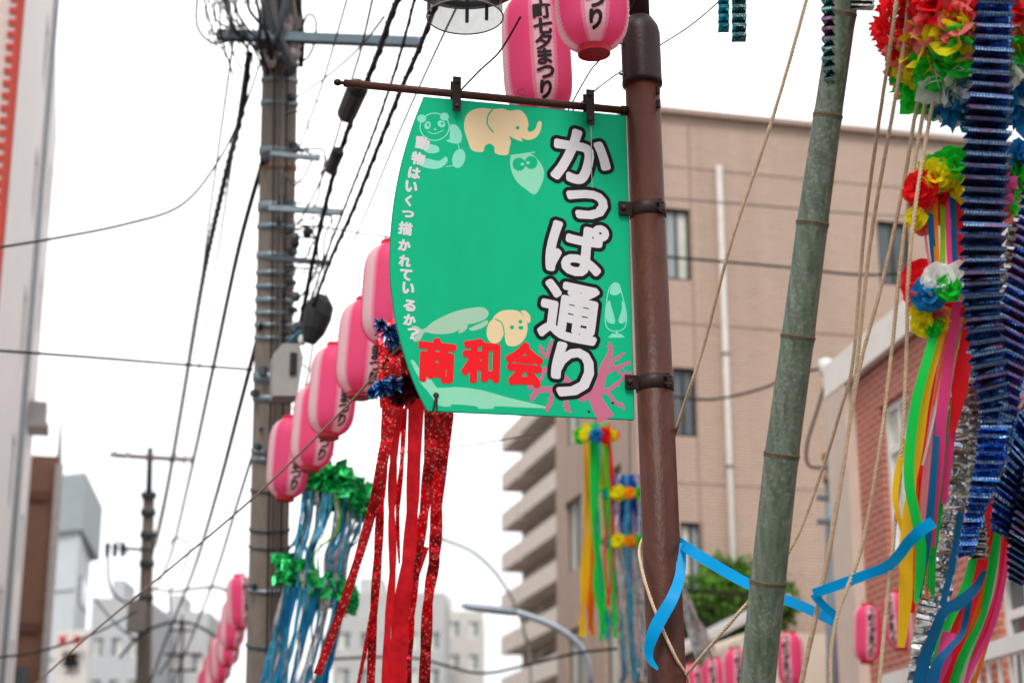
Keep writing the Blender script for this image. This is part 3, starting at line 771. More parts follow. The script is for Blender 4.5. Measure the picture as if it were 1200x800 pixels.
# ------------------------------------------------------------------ green banner
bs = thing('banner_sign', 'green street banner with white Japanese lettering and animal silhouettes on brown arm', 'sign', onS(620, 486))
SY = -.004      # front face sits a little in front of the pole axis
def sp(px, py, layer=0): return WY(px, py, PY + SY - .0003 * layer)
outl = [(497, 114), (483, 150), (470, 195), (461, 245), (457, 300), (459, 342), (466, 385), (477, 425), (488, 455), (501, 481)]
left = [(p.x, p.y) for p in smooth_path([Vector((x, y, 0)) for x, y in outl], 5)]
poly = left + [(743, 491.5), (733, 136)]
def flat_poly(mb, pts2, layer, sub=None):
    pts = [sp(x, y, layer) for x, y in pts2]
    tr = tessellate_polygon([[Vector((p.x, p.z, 0)) for p in pts]])
    mb.add(pts, [tuple(t) for t in tr])
M_green = mat('banner_green', srgb(0, 176, 126), .6, 0, .07, 2.0, .25, 2.2, spec=.15, streak=(1.6, 1, .5))
g = MB(); n = len(poly)
fp = [sp(x, y) for x, y in poly]; bk = [p + Vector((0, .005, 0)) for p in fp]
tr = tessellate_polygon([[Vector((p.x, p.z, 0)) for p in fp]])
g.add(fp + bk, [tuple(t) for t in tr] + [tuple(i + n for i in reversed(t)) for t in tr] + [(i, (i + 1) % n, (i + 1) % n + n, i + n) for i in range(n)])
panel = g.build('panel', M_green, bs)
g = MB()
for (a, b) in zip(poly, poly[1:] + poly[:1]): g.tube([sp(*a) + Vector((0, .003, 0)), sp(*b) + Vector((0, .003, 0))], .0035, 6)
g.build('edge_trim', mat('edge_green', srgb(0, 120, 92), .5), panel)

def c1(pts): return [(440 + x / 3.6375, 80 + y / 3.6375) for x, y in pts]
def c2(pts): return [(440 + x / 3.6375, 280 + y / 3.6375) for x, y in pts]
def curve2(pts, n=4, closed=True): return [(p.x, p.y) for p in smooth_path([Vector((x, y, 0)) for x, y in pts], n, closed)]
def ell(cx, cy, rx, ry, rot=0, n=24):
    return [(cx + rx * math.cos(a) * math.cos(rot) - ry * math.sin(a) * math.sin(rot), cy + rx * math.cos(a) * math.sin(rot) + ry * math.sin(a) * math.cos(rot)) for a in [6.2832 * k / n for k in range(n)]]
def stroke(mb, pts, w, layer, taper=1.0):
    L, Rr = [], []
    m = len(pts)
    for i, (x, y) in enumerate(pts):
        x0, y0 = pts[max(i - 1, 0)]; x1, y1 = pts[min(i + 1, m - 1)]
        l = math.hypot(x1 - x0, y1 - y0) or 1; nx_, ny_ = -(y1 - y0) / l, (x1 - x0) / l
        ww = w * (1 + (taper - 1) * i / max(1, m - 1)) / 2
        L.append(sp(x + nx_ * ww, y + ny_ * ww, layer)); Rr.append(sp(x - nx_ * ww, y - ny_ * ww, layer))
    mb.add(L + Rr, [(i, i + 1, m + i + 1, m + i) for i in range(m - 1)])
def art(name, pieces, m, layer=1, par=None):
    g = MB()
    for k, pc_ in enumerate(pieces):
        ly = layer + min(.06, 2.0 / len(pieces)) * k
        if pc_[0] == 'p': flat_poly(g, pc_[1], ly)
        else: stroke(g, pc_[1], pc_[2], ly, pc_[3] if len(pc_) > 3 else 1.0)
    return g.build(name, m, par or bs)
P_beige = mat('print_beige', srgb(226, 200, 158), .65, 0, .03, 3)
P_pgreen = mat('print_pale_green', srgb(140, 212, 178), .65, 0, .03, 3)
P_mint = mat('print_mint', srgb(134, 216, 192), .65, 0, .03, 3)
P_grey = mat('print_grey_green', srgb(160, 196, 170), .65, 0, .03, 3)
P_coral = mat('print_coral', srgb(196, 104, 134), .65, 0, .03, 3)
P_white = mat('print_white', srgb(212, 208, 211), .65, 0, .03, 3)
P_dark = mat('print_dark', srgb(30, 28, 32), .65, 0, .1, 3, spec=.08)
P_red = mat('print_red', srgb(236, 18, 30), .65, 0, .04, 3)
P_bg = mat('print_ground_green', srgb(0, 176, 126), .6, 0, .05, 2.2, spec=.15)

el = art('elephant_print', [('p', curve2(c1([(412, 350), (395, 312), (378, 255), (386, 205), (415, 178), (460, 170), (500, 175), (540, 172), (572, 182), (612, 178), (640, 200), (652, 238), (648, 262), (660, 272), (682, 258), (693, 228), (708, 231), (704, 262), (690, 290), (665, 304), (640, 305), (622, 296), (626, 312), (598, 304), (568, 290), (578, 310), (571, 340), (562, 370), (512, 364), (507, 336), (488, 322), (467, 331), (457, 357)]), 3))], P_beige, 1)
art('ear_line', [('s', curve2(c1([(499, 176), (480, 203), (478, 240), (503, 274)]), 5, False), 1.6), ('p', c1(ell(606, 254, 8, 8)))], P_bg, 2, el)
ow = art('owl_print', [('p', curve2(c1([(578, 374), (620, 366), (662, 364), (700, 400), (718, 440), (710, 490), (680, 538), (640, 515), (600, 480), (578, 430)]), 4)), ('s', c1([(574, 373), (680, 358)]), 1.4)], P_pgreen, 1)
ey = art('eye_print', [('p', c1(ell(612, 409, 28, 28))), ('p', c1(ell(664, 402, 27, 28)))], P_bg, 2, ow)
art('pupil_print', [('p', c1(ell(626, 409, 7, 7))), ('p', c1(ell(650, 403, 7, 7)))], P_pgreen, 3, ow)
pd = art('panda_print', [('s', curve2(c1(ell(252, 250, 62, 58, 0, 20)), 3, True) + [c1(ell(252, 250, 62, 58, 0, 20))[0]], 1.3), ('p', c1(ell(197, 215, 19, 17))), ('p', c1(ell(294, 207, 19, 17))),
      ('p', c1(ell(222, 244, 13, 18, .3))), ('p', c1(ell(281, 238, 17, 14, .5))), ('s', curve2(c1([(222, 270), (252, 280), (290, 264)]), 4, False), 1.0), ('p', c1(ell(254, 261, 6, 4))),
      ('p', curve2(c1([(316, 300), (318, 246), (345, 243), (368, 280), (362, 318), (330, 320), (300, 308)]), 4)), ('p', c1(ell(355, 385, 27, 42, .25))),
      ('p', curve2(c1([(200, 316), (240, 325), (268, 335), (268, 358), (230, 362), (200, 345)]), 4)), ('p', curve2(c1([(180, 405), (215, 385), (270, 395), (300, 376), (306, 400), (270, 428), (215, 425)]), 4)), ('s', c1([(350, 318), (358, 345)]), 1.0), ('s', c1([(300, 420), (336, 415)]), 1.0)], P_mint, 1)
art('eye_print', [('p', c1(ell(224, 241, 5, 7))), ('p', c1(ell(284, 236, 6, 5)))], P_bg, 2, pd)
art('whale_print', [('p', curve2(c2([(178, 372), (205, 384), (250, 350), (330, 312), (400, 295), (455, 291), (482, 312), (470, 340), (425, 358), (390, 366), (330, 400), (255, 405), (210, 398), (192, 428), (162, 436), (172, 400), (155, 372)]), 4)), ('p', curve2(c2([(398, 384), (430, 366), (478, 346), (470, 370), (425, 390)]), 3)), ('p', curve2(c2([(356, 402), (362, 374), (392, 364), (385, 388)]), 3))], P_grey, 1)
dg_ = art('puppy_print', [('p', curve2(c2([(500, 340), (530, 310), (570, 302), (610, 308), (640, 340), (648, 380), (636, 425), (600, 455), (560, 450), (548, 400), (530, 350)]), 4)), ('p', curve2(c2([(620, 308), (640, 306), (660, 330), (658, 356), (642, 352), (634, 328)]), 4)), ('p', c2(ell(511, 392, 37, 54, .12)))], P_beige, 1)
for e_ in (ell(582, 376, 9, 9), ell(618, 352, 8, 8)): art('eye_print', [('p', c2(e_))], P_bg, 2, dg_)
art('nose_print', [('p', c2(ell(620, 378, 11, 8)))], P_bg, 2, dg_)
art('ear_line', [('s', curve2(c2([(510, 340), (540, 360), (549, 410), (541, 446)]), 4, False), 1.4)], P_bg, 2, dg_)
art('crocodile_print', [('p', curve2(c2([(150, 520), (166, 520), (190, 556), (240, 600), (262, 634), (340, 630), (450, 643), (560, 674), (720, 712), (720, 720), (600, 716), (508, 712), (505, 722), (440, 723), (430, 712), (325, 704), (322, 713), (270, 710), (240, 672), (190, 600)]), 2)), ('p', curve2(c2([(186, 605), (230, 605), (262, 634), (240, 660)]), 2))], P_pgreen, 1)
pe_out = c2([(1018, 188), (995, 215), (984, 280), (979, 340), (986, 375), (1010, 392), (1045, 390), (1066, 370), (1070, 325), (1060, 270), (1046, 220), (1038, 194)])
art('penguin_print', [('s', curve2(pe_out, 4) + [pe_out[0]], 1.2), ('p', curve2(c2([(1012, 190), (1026, 185), (1040, 195), (1046, 225), (1024, 240), (998, 230)]), 3)), ('p', curve2(c2([(984, 285), (998, 262), (1006, 290), (1022, 350), (1010, 362), (984, 345)]), 3)), ('p', curve2(c2([(1050, 262), (1064, 290), (1070, 345), (1046, 360), (1036, 345), (1050, 300)]), 3)), ('p', c2([(990, 420), (1010, 402), (1024, 404), (1024, 390), (1034, 390), (1034, 404), (1046, 404), (1064, 420)]))], P_mint, 1)
cor = [([(985, 768), (955, 715), (925, 660), (880, 610)], 52, .55), ([(935, 690), (962, 600), (975, 540), (1000, 490), (1004, 452)], 34, .3), ([(960, 580), (1020, 552), (1086, 524)], 18, .4), ([(1000, 560), (1010, 520), (1050, 490)], 10, .6), ([(940, 660), (1000, 640), (1052, 596)], 18, .4), ([(985, 645), (1020, 690), (1056, 712)], 12, .5), ([(900, 680), (830, 650), (755, 640), (690, 650), (662, 690)], 28, .35), ([(820, 655), (812, 700), (822, 735)], 12, .6), ([(755, 642), (748, 700), (730, 728)], 12, .6), ([(860, 640), (800, 590), (750, 560), (700, 560)], 20, .5), ([(780, 575), (760, 520), (740, 480), (748, 440)], 16, .5), ([(745, 500), (715, 490), (700, 460)], 10, .6), ([(760, 540), (800, 520), (830, 470), (860, 470)], 12, .6), ([(700, 650), (668, 630), (652, 632)], 10, .5), ([(720, 565), (700, 600), (664, 600)], 9, .5), ([(1030, 545), (1050, 575), (1090, 572)], 9, .5)]
pieces = []
for pts, w, tp in cor:
    cp_ = curve2(c2(pts), 5, False); pieces.append(('s', cp_, w / 2.6, tp))
    for i in range(1, len(cp_)):
        x, y = cp_[i]; a = rng.uniform(0, 6.28); l = rng.uniform(3.2, 5.5)
        pieces.append(('s', [(x, y), (x + math.cos(a) * l, y + math.sin(a) * l)], 3.0, .6))
art('coral_print', pieces, P_coral, 1)

ex_, ez_, nn_ = Vector((1, 0, 0)), Vector((0, 0, 1)), Vector((0, -1, 0))
def sign_letter(ch, px, py, w, h, bold, m, layer, rot=0.0, name='letter', par=None, out=None):
    """w, h in photo pixels of the finished character"""
    c0 = sp(px, py); k = (sp(px + 10, py) - sp(px - 10, py)).length / 20; kz = abs(sp(px, py + 10).z - sp(px, py - 10).z) / 20
    sl_ = sp(px + 10, py); tilt = 0.062
    ex2 = Vector((1, 0, 0)); o = None
    def mk(bo, mm, ly, nm, par_):
        g = MB(); flat_glyph(g, ch, c0, ex2, ez_, (w + 2 * bo) * k, (h + 2 * bo) * kz, (bold + bo) * k, 3 if bold + bo > 2.2 else (2 if bold + bo > 1 else 1), .000008, nn_, .0003 * ly, rot)
        return g.build(nm, mm, par_)
    o = mk(0, m, layer, name, par or bs)
    if out: mk(out, P_dark, layer - 2.2, 'letter_outline', o)
    return o
for ch, px, py, w, h in (('か', 682, 185, 69, 64), ('っ', 687, 240, 50, 36), ('ぱ', 676, 291, 70, 66), ('通', 668, 366, 70, 70), ('り', 671, 435, 50, 64)):
    sign_letter(ch, px, py, w, h, 2.7, P_white, 5.2, R_(8), out=4.4)
for ch, px, py in (('商', 512, 422), ('和', 563.5, 423), ('会', 614.5, 427)):
    sign_letter(ch, px, py, 45, 53, 2.7, P_red, 5.5, R_(1.5))
small = [('動', 495, 168), ('物', 490, 186), ('は', 485.5, 203), ('い', 482, 219), ('く', 478.5, 235), ('つ', 478, 251), ('描', 475, 268), ('か', 474, 287.5), ('れ', 474.5, 306), ('て', 475.5, 322), ('い', 478.5, 338), ('る', 480, 358), ('か', 480, 375), ('？', 484, 391)]
for ch, px, py in small:
    w = 16.5 if ch in '動物描' else 14.5
    sign_letter(ch, px, py, w if ch != 'く' else 8, w * (0.95 if ch not in 'つ' else .6), .9, P_white, 4, R_(6))
art('rust_stain', [('s', [(692.5, 148), (693, 170), (693, 196), (694, 220)], 1.3, .4)], mat('rust_stain', srgb(196, 176, 140), .7, 0, .2, 30), 9)
art('rust_stain', [('s', [(536, 132), (536.3, 150), (536.5, 162)], 1.0, .3)], mat('rust_wash', srgb(40, 150, 108), .7, 0, .2, 30), .5)
# hangers on the arm
for px, py0, py1 in ((534, 93, 133), (690, 108, 149)):
    a, b = sp(px, py0), sp(px, py1)
    hs_ = MB().box((a + b) / 2 + Vector((0, -.028, 0)), (.04, .006, (a - b).length)).build('hanger_strap', M_dbrown, bs)
    MB().box((a + b) / 2 + Vector((0, .03, 0)), (.04, .006, (a - b).length)).build('back_strap', M_dbrown, hs_)
    for py in (py0 + 6, py1 - 6):
        MB().lathe([(0, .014), (.007, .013), (.011, .006), (.011, 0)], 12, sp(px, py) + Vector((0, -.03, 0)), Matrix.Rotation(math.pi / 2, 3, 'X')).build('bolt', M_bolt, hs_, True)
# string tie and rivet in the lower corners
c0 = sp(511, 463)
MB().lathe([(0, .006), (.012, .005), (.014, 0)], 14, c0, Matrix.Rotation(math.pi / 2, 3, 'X')).build('eyelet', M_black, bs, True)
g = MB().tube([c0 + Vector((0, -.006, 0)), sp(509, 472) + Vector((0, -.008, 0)), sp(507, 482) + Vector((0, -.006, 0))], .0042, 6); g.tube([c0 + Vector((0.003, -.006, 0)), sp(511.5, 476) + Vector((0, -.006, 0)), sp(512, 484) + Vector((0, -.004, 0))], .003, 6)
g.build('string_tie', M_black, bs)
for px, py in ((718, 472), (690, 482)):
    MB().lathe([(0, .003), (.006, .002), (.007, 0)], 10, sp(px, py), Matrix.Rotation(math.pi / 2, 3, 'X')).build('rivet', M_bolt, bs)

# ------------------------------------------------------------------ bamboo pole
def bamboo_material():
    m = bpy.data.materials.new('bamboo_skin'); m.use_nodes = True
    t = m.node_tree; b = t.nodes['Principled BSDF']; b.inputs['Roughness'].default_value = .38; L = t.links.new
    tc = t.nodes.new('ShaderNodeTexCoord')
    mp = t.nodes.new('ShaderNodeMapping'); mp.inputs['Scale'].default_value = (1.6, 1.6, .05)
    n1 = t.nodes.new('ShaderNodeTexNoise'); n1.inputs['Scale'].default_value = 22; n1.inputs['Detail'].default_value = 6
    n2 = t.nodes.new('ShaderNodeTexNoise'); n2.inputs['Scale'].default_value = 60; n2.inputs['Detail'].default_value = 8; n2.inputs['Roughness'].default_value = .7
    n3 = t.nodes.new('ShaderNodeTexNoise'); n3.inputs['Scale'].default_value = 2.2; n3.inputs['Detail'].default_value = 3
    L(tc.outputs['Object'], mp.inputs['Vector']); L(mp.outputs['Vector'], n1.inputs['Vector']); L(tc.outputs['Object'], n2.inputs['Vector']); L(tc.outputs['Object'], n3.inputs['Vector'])
    c1_ = t.nodes.new('ShaderNodeValToRGB'); e = c1_.color_ramp.elements
    e[0].position = .3; e[0].color = srgb(60, 74, 56); e[1].position = .7; e[1].color = srgb(104, 114, 98)
    L(n1.outputs['Fac'], c1_.inputs['Fac'])
    th = t.nodes.new('ShaderNodeMath'); th.operation = 'MULTIPLY_ADD'; th.inputs[1].default_value = .35; L(n3.outputs['Fac'], th.inputs[0]); L(n2.outputs['Fac'], th.inputs[2])
    c2_ = t.nodes.new('ShaderNodeValToRGB'); e = c2_.color_ramp.elements; e[0].position = .68; e[1].position = .9; e[0].color = (0, 0, 0, 1); e[1].color = (.5, .5, .5, 1)
    L(th.outputs[0], c2_.inputs['Fac'])
    mx = t.nodes.new('ShaderNodeMixRGB'); mx.inputs[2].default_value = srgb(164, 166, 158)
    L(c2_.outputs['Color'], mx.inputs[0]); L(c1_.outputs['Color'], mx.inputs[1]); L(mx.outputs['Color'], b.inputs['Base Color'])
    bp = t.nodes.new('ShaderNodeBump'); bp.inputs['Strength'].default_value = .12; bp.inputs['Distance'].default_value = .01; L(n1.outputs['Fac'], bp.inputs['Height']); L(bp.outputs['Normal'], b.inputs['Normal'])
    MATS['bamboo_skin'] = m
    return m
BD = 6.1
axis = [(994, -40, 30), (990, 0, 31), (970, 136, 33), (952, 262, 36.5), (935, 395, 38.5), (916, 533, 40), (900, 682, 41.5), (887.5, 800, 42), (876, 915, 42.5)]
bp3 = [(W(x, y, BD), SZ(w, BD) / 2) for x, y, w in axis]
bp3.sort(key=lambda q: q[0].z)
low = bp3[0][0]; dlow = (bp3[1][0] - low).normalized()
foot = low - dlow * ((low.z - .02) / dlow.z)
chain = [(foot, bp3[0][1] * 1.03)] + bp3 + [(bp3[-1][0] + (bp3[-1][0] - bp3[-2][0]).normalized() * 1.2, bp3[-1][1] * .9)]
def bam_at(z):
    for (p, r), (q, s) in zip(chain, chain[1:]):
        if p.z <= z <= q.z:
            t = (z - p.z) / (q.z - p.z); return p.lerp(q, t), r + (s - r) * t
    return chain[-1]
nodes_z = sorted([W(x, y, BD).z for x, y in ((988, 18), (970, 137), (952, 263), (935, 396), (916, 534), (900, 683), (884, 836))])
zz = nodes_z[0] - .42
while zz > .2: nodes_z.insert(0, zz); zz -= .38
nodes_z.append(nodes_z[-1] + .31); nodes_z.append(nodes_z[-1] + .3)
bt = thing('bamboo_pole', 'thick leaning green bamboo pole standing beside the brown lamp pole', 'pole', foot)
stops = [foot.z] + nodes_z + [chain[-1][0].z]
M_bam = bamboo_material(); M_node = mat('bamboo_node', srgb(96, 82, 66), .8, 0, .3, 30)
for a, b in zip(stops, stops[1:]):
    if b - a < .03: continue
    P_, R2 = [], []
    for k in range(13):
        t = k / 12; p, r = bam_at(a + (b - a) * t)
        e_ = min(t, 1 - t)
        P_.append(p); R2.append(r * (1 + .045 * math.exp(-e_ * 28)))
    MB().tube(P_, R2, 36, False).build('internode', M_bam, bt, True)
for zc_ in nodes_z:
    p, r = bam_at(zc_); p2, _ = bam_at(min(zc_ + .05, chain[-1][0].z)); ax_ = (p2 - p).normalized().to_track_quat('Z', 'Y').to_matrix() if (p2 - p).length > 1e-4 else None
    MB().lathe([(r * 1.02, -.012), (r * 1.055, -.006), (r * 1.035, -.002), (r * 1.085, .003), (r * 1.085, .007), (r * 1.03, .012)], 36, p, ax_).build('node_ring', M_node, bt, True)

def pd(py, off=0.0):                    # depth of the lamp pole's axis at a picture height
    r = ray(754 + (py - 130) * .041, py); return PY / r.y + off
# ------------------------------------------------------------------ ropes (three laid strands)
M_rope = mat('straw_rope', srgb(212, 184, 154), .85, 0, .22, 40)
M_rope2 = mat('grey_rope', srgb(150, 140, 136), .85, 0, .2, 40)
def rope(label, pts, r, group='ropes staying the decorations', m=None, pitch=.05, n=7, fine=True):
    path = smooth_path([W(*p) for p in pts], 24)
    # resample evenly
    seg = [0.0]
    for a, b in zip(path, path[1:]): seg.append(seg[-1] + (b - a).length)
    step = pitch / 7 if fine else pitch; N = int(seg[-1] / step); out = []; j = 0
    for i in range(N + 1):
        s = i * step
        while j < len(seg) - 2 and seg[j + 1] < s: j += 1
        t = (s - seg[j]) / max(1e-9, seg[j + 1] - seg[j]); out.append(path[j].lerp(path[j + 1], t))
    lo = min(out, key=lambda p: p.z)
    o = thing('rope', label, 'rope', lo, group)
    for k in range(3):
        q = []
        ref = None
        for i, p in enumerate(out):
            t = (out[min(i + 1, N)] - out[max(i - 1, 0)]).normalized()
            a1_ = RT - t * RT.dot(t); a1_.normalize(); a2_ = t.cross(a1_)
            ang = 2 * math.pi * (i * step / pitch + k / 3)
            q.append(p + (a1_ * math.cos(ang) + a2_ * math.sin(ang)) * r * .52)
        MB().tube(q, r * .56, 5).build('strand', m or M_rope, o, True)
    return o
rr_ = SZ(2.4, 6.2)
rope('straw rope rising alone from the lamp pole past the tan block', [(960, -70, 6.6), (945, 0, 6.6), (905, 140, 6.75), (858, 280, 6.95), (826, 400, 7.5), (804, 468, 7.9), (790, 512, pd(512, .1)), (774, 560, pd(560, .14))], rr_)
rope('straw rope wound once around the brown lamp pole below the banner', [(782, 575, pd(575, .11)), (762, 615, pd(615, .1)), (750, 640, pd(640, .02)), (752, 665, pd(665, -.06)), (762, 700, pd(700, -.1)), (778, 740, pd(740, -.115)), (793, 772, pd(772, -.09)), (806, 795, pd(795, -.02)), (812, 830, pd(830, .05))], rr_ * .95)
rope('straw rope passing behind the bamboo down to the lamp pole', [(1062, -90, 6.0), (1047, 28, 5.95), (1015, 250, 6.4), (1000, 420, 6.45), (985, 480, 6.5), (960, 560, 6.6), (925, 645, 6.7), (862, 722, 7.0), (825, 765, 7.5), (804, 790, pd(790, -.06))], rr_)
rope('straw rope that slants in front of the bamboo side, second from it', [(1072, -90, 6.0), (1058, 60, 6.0), (1022, 270, 6.25), (1004, 430, 6.3), (988, 550, 6.3), (966, 680, 6.3), (940, 800, 6.3), (910, 960, 6.3)], rr_)
rope('straw rope meeting two others at the house eave', [(1112, 20, 6.2), (1080, 100, 6.1),  (1058, 220, 6.15), (1034, 330, 6.2), (1010, 420, 6.24), (995, 500, 6.27), (986, 560, 6.27), (962, 690, 6.27), (938, 800, 6.27), (906, 960, 6.27)], rr_)
rope('straw rope hanging across the white eave of the brick house', [(1118, 20, 6.2), (1088, 104, 6.08), (1060, 270, 6.05), (1044, 420, 6.1), (1030, 530, 6.1), (1010, 640, 6.15), (984, 712, 6.15), (974, 760, 6.15), (973, 820, 6.15), (970, 960, 6.15)], rr_)
rope('straw rope closest to the coloured paper streamers', [(1124, 20, 6.2), (1096, 108, 6.05), (1068, 280, 5.95), (1062, 420, 6.0), (1056, 540, 6.0), (1046, 640, 6.0), (1036, 740, 6.0), (1029, 820, 6.0), (1018, 960, 6.0)], rr_)
rope('long brown rope crossing the pink lanterns at the lower left', [(20, 822, 12.6), (100, 748, 12.2), (200, 665, 11.6), (300, 580, 11), (400, 482, 10.4), (460, 415, 10), (520, 345, 9.6)], SZ(1.4, 11), 'ropes staying the decorations', mat('brown_rope', srgb(150, 124, 104), .85, 0, .2, 40))

# ------------------------------------------------------------------ blue tape between pole, bamboo and streamers
M_tape = paper('blue_tape', srgb(0, 160, 228), .25, .05, 4, .4)
M_tape2 = M_tape
def strip(mb, pts, wpx, d_w=None, n=8, roll=None):
    """pts: (px, py, depth[, roll in degrees]); widths in px; the strip's face is square to its own run in the picture"""
    ctr = smooth_path([W(*p[:3]) for p in pts], n); m = len(ctr)
    wd = []; ws = []
    for i in range(m):
        t = (ctr[min(i + 1, m - 1)] - ctr[max(i - 1, 0)]).normalized()
        v = (ctr[i] - CAM).normalized(); s = t.cross(v)
        s = s.normalized() if s.length > .02 else RT.copy()
        f = i / (m - 1) * (len(pts) - 1); k = min(int(f), len(pts) - 2); fr = f - k
        r0 = pts[k][3] if len(pts[k]) > 3 else 0; r1_ = pts[k + 1][3] if len(pts[k + 1]) > 3 else 0
        rl = R_(r0 + (r1_ - r0) * fr)
        s = Matrix.Rotation(rl, 3, t) @ s
        wd.append(s)
        w = wpx if not isinstance(wpx, (list, tuple)) else wpx[k] + (wpx[k + 1] - wpx[k]) * fr
        ws.append(w * (ctr[i] - CAM).dot(FW) / FPX)
    mb.ribbon(ctr, ws, wd); return mb
g = strip(MB(), [(780, 626, pd(626, .06)), (797, 636, pd(636, 0)), (815, 648, 7.9), (855, 672, 7.3), (890, 690, 6.75), (940, 710, 6.45), (981, 729, 6.25)], [12, 12, 13, 13, 12, 12, 12])
tp = thing('blue_tape', 'bright blue plastic tape from lamp pole behind the bamboo to the streamers', 'tape', W(980, 729, 6.25))
g.build('stretch', M_tape, tp, True)
strip(MB(), [(980, 722, 6.245), (962, 706, 6.24), (954, 695, 6.24)], [9, 10, 11], n=6).build('fold', M_tape, tp, True)
strip(MB(), [(953, 695, 6.24), (985, 684, 6.18), (1015, 673, 6.1), (1038, 664, 6.0, 10), (1052, 652, 5.9, 25), (1064, 636, 5.84, 15), (1078, 622, 5.8), (1094, 611, 5.78)], [11, 12, 12, 13, 14, 14, 14, 14]).build('stretch', M_tape, tp, True)
strip(MB(), [(799, 636, pd(636, -.03)), (797, 672, pd(672, -.09), 10), (788, 700, pd(700, -.15), 20), (772, 728, pd(728, -.15), 10), (762, 752, pd(752, -.15), -20), (761, 770, pd(770, -.15), -30), (771, 784, pd(784, -.15), -20)], [10, 12, 15, 16, 14, 10, 3]).build('loose_end', M_tape, tp, True)

# ------------------------------------------------------------------ lanterns
def lantern_mat():
    m = bpy.data.materials.new('lantern_paper'); m.use_nodes = True
    t = m.node_tree; b = t.nodes['Principled BSDF']; o = t.nodes['Material Output']; L = t.links.new
    b.inputs['Roughness'].default_value = .55
    tc = t.nodes.new('ShaderNodeTexCoord'); sx = t.nodes.new('ShaderNodeSeparateXYZ'); L(tc.outputs['Object'], sx.inputs[0])
    ng = t.nodes.new('ShaderNodeMath'); ng.operation = 'MULTIPLY'; ng.inputs[1].default_value = -1; L(sx.outputs['Y'], ng.inputs[0])
    at = t.nodes.new('ShaderNodeMath'); at.operation = 'ARCTAN2'; L(sx.outputs['X'], at.inputs[0]); L(ng.outputs[0], at.inputs[1])
    m3 = t.nodes.new('ShaderNodeMath'); m3.operation = 'MULTIPLY'; m3.inputs[1].default_value = 4; L(at.outputs[0], m3.inputs[0])
    cs = t.nodes.new('ShaderNodeMath'); cs.operation = 'COSINE'; L(m3.outputs[0], cs.inputs[0])
    mr = t.nodes.new('ShaderNodeMapRange'); mr.inputs[1].default_value = -1; mr.inputs[2].default_value = 1; L(cs.outputs[0], mr.inputs[0])
    cr = t.nodes.new('ShaderNodeValToRGB'); cr.color_ramp.interpolation = 'LINEAR'
    e = cr.color_ramp.elements; e[0].position = .44; e[0].color = srgb(255, 92, 150)
    e[1].position = .86; e[1].color = srgb(255, 232, 234)
    e2 = e.new(.50); e2.color = srgb(255, 160, 190); e3 = e.new(.66); e3.color = srgb(255, 164, 194); e4 = e.new(.72); e4.color = srgb(255, 222, 228)
    L(mr.outputs[0], cr.inputs['Fac'])
    tr = t.nodes.new('ShaderNodeBsdfTranslucent'); mx = t.nodes.new('ShaderNodeMixShader'); mx.inputs[0].default_value = .55
    L(cr.outputs['Color'], b.inputs['Base Color']); L(cr.outputs['Color'], tr.inputs['Color'])
    L(b.outputs[0], mx.inputs[1]); L(tr.outputs[0], mx.inputs[2]); L(mx.outputs[0], o.inputs['Surface'])
    return m
M_lan = lantern_mat()
M_lcap = mat('lantern_red_cap', srgb(190, 24, 44), .35, 0, .1, 6)
M_ink = mat('brush_ink', srgb(38, 30, 36), .7, 0, .1, 10)
LR, LH = .178, .335
def lr_at(z): return LR * max(0.0, 1 - (abs(z) / (LH * 1.04)) ** 5.0) ** .5
def make_lantern():
    t = bpy.data.objects.new('paper_lantern', None); C.objects.link(t)
    prof = []
    NR = 32
    for i in range(NR):
        z0 = -LH + 2 * LH * i / NR; z1 = z0 + 2 * LH / NR
        prof.append((max(.078, lr_at(z0)) * .962, z0)); prof.append((max(.078, lr_at((z0 + z1) / 2)) * 1.006, (z0 + z1) / 2))
    prof.append((.078, LH))
    MB().lathe(prof, 40).build('body', M_lan, t, True, True)
    MB().lathe([(.0, -LH - .026), (.072, -LH - .026), (.078, -LH - .03), (.08, -LH + .016), (.074, -LH + .02)], 28).build('bottom_ring', M_lcap, t, False, True)
    MB().lathe([(.06, LH + .026), (.078, LH + .03), (.08, LH - .016), (.074, LH - .02)], 28).build('top_ring', M_lcap, t, False, True)
    MB().tube([(-.07, 0, LH + .02), (-.05, 0, LH + .08), (0, 0, LH + .1), (.05, 0, LH + .08), (.07, 0, LH + .02)], .003, 6).build('hook_wire', M_black, t, False, True)
    chars = '下町七夕まつり'
    g = MB(); hgt = .088
    for i, ch in enumerate(chars):
        zc_ = LH * .76 - i * (2 * LH * .76 / 6.0)
        vs, fs, gw, gh = glyph(ch)
        w_, h_ = hgt * min(1.05, gw * 1.15), hgt * min(1.0, gh * 1.1)
        bm = bmesh.new(); bv = [bm.verts.new((x * w_, y * h_ + .12 * x * w_, 0)) for x, y in vs]
        for f in fs:
            try: bm.faces.new([bv[k] for k in f])
            except ValueError: pass
        for q in (-.03, -.018, -.006, .006, .018, .03):
            geo = bm.verts[:] + bm.edges[:] + bm.faces[:]
            bmesh.ops.bisect_plane(bm, geom=geo, plane_co=(q, 0, 0), plane_no=(1, 0, 0))
        bm.verts.index_update()
        for kk, (ox, oy) in enumerate([(0, 0)] + [(.0052 * math.cos(k * .785), .0052 * math.sin(k * .785)) for k in range(8)]):
            P2 = []
            for v in bm.verts:
                x, y = v.co.x + ox, v.co.y + zc_ + oy; r = lr_at(y) * 1.012 + .0006 + .00008 * kk
                P2.append((r * math.sin(x / LR), -r * math.cos(x / LR), y))
            g.add(P2, [tuple(v.index for v in f.verts) for f in bm.faces])
        bm.free()
    g.build('lettering', M_ink, t, False, True)
    return t
lan0 = make_lantern(); used = [False]
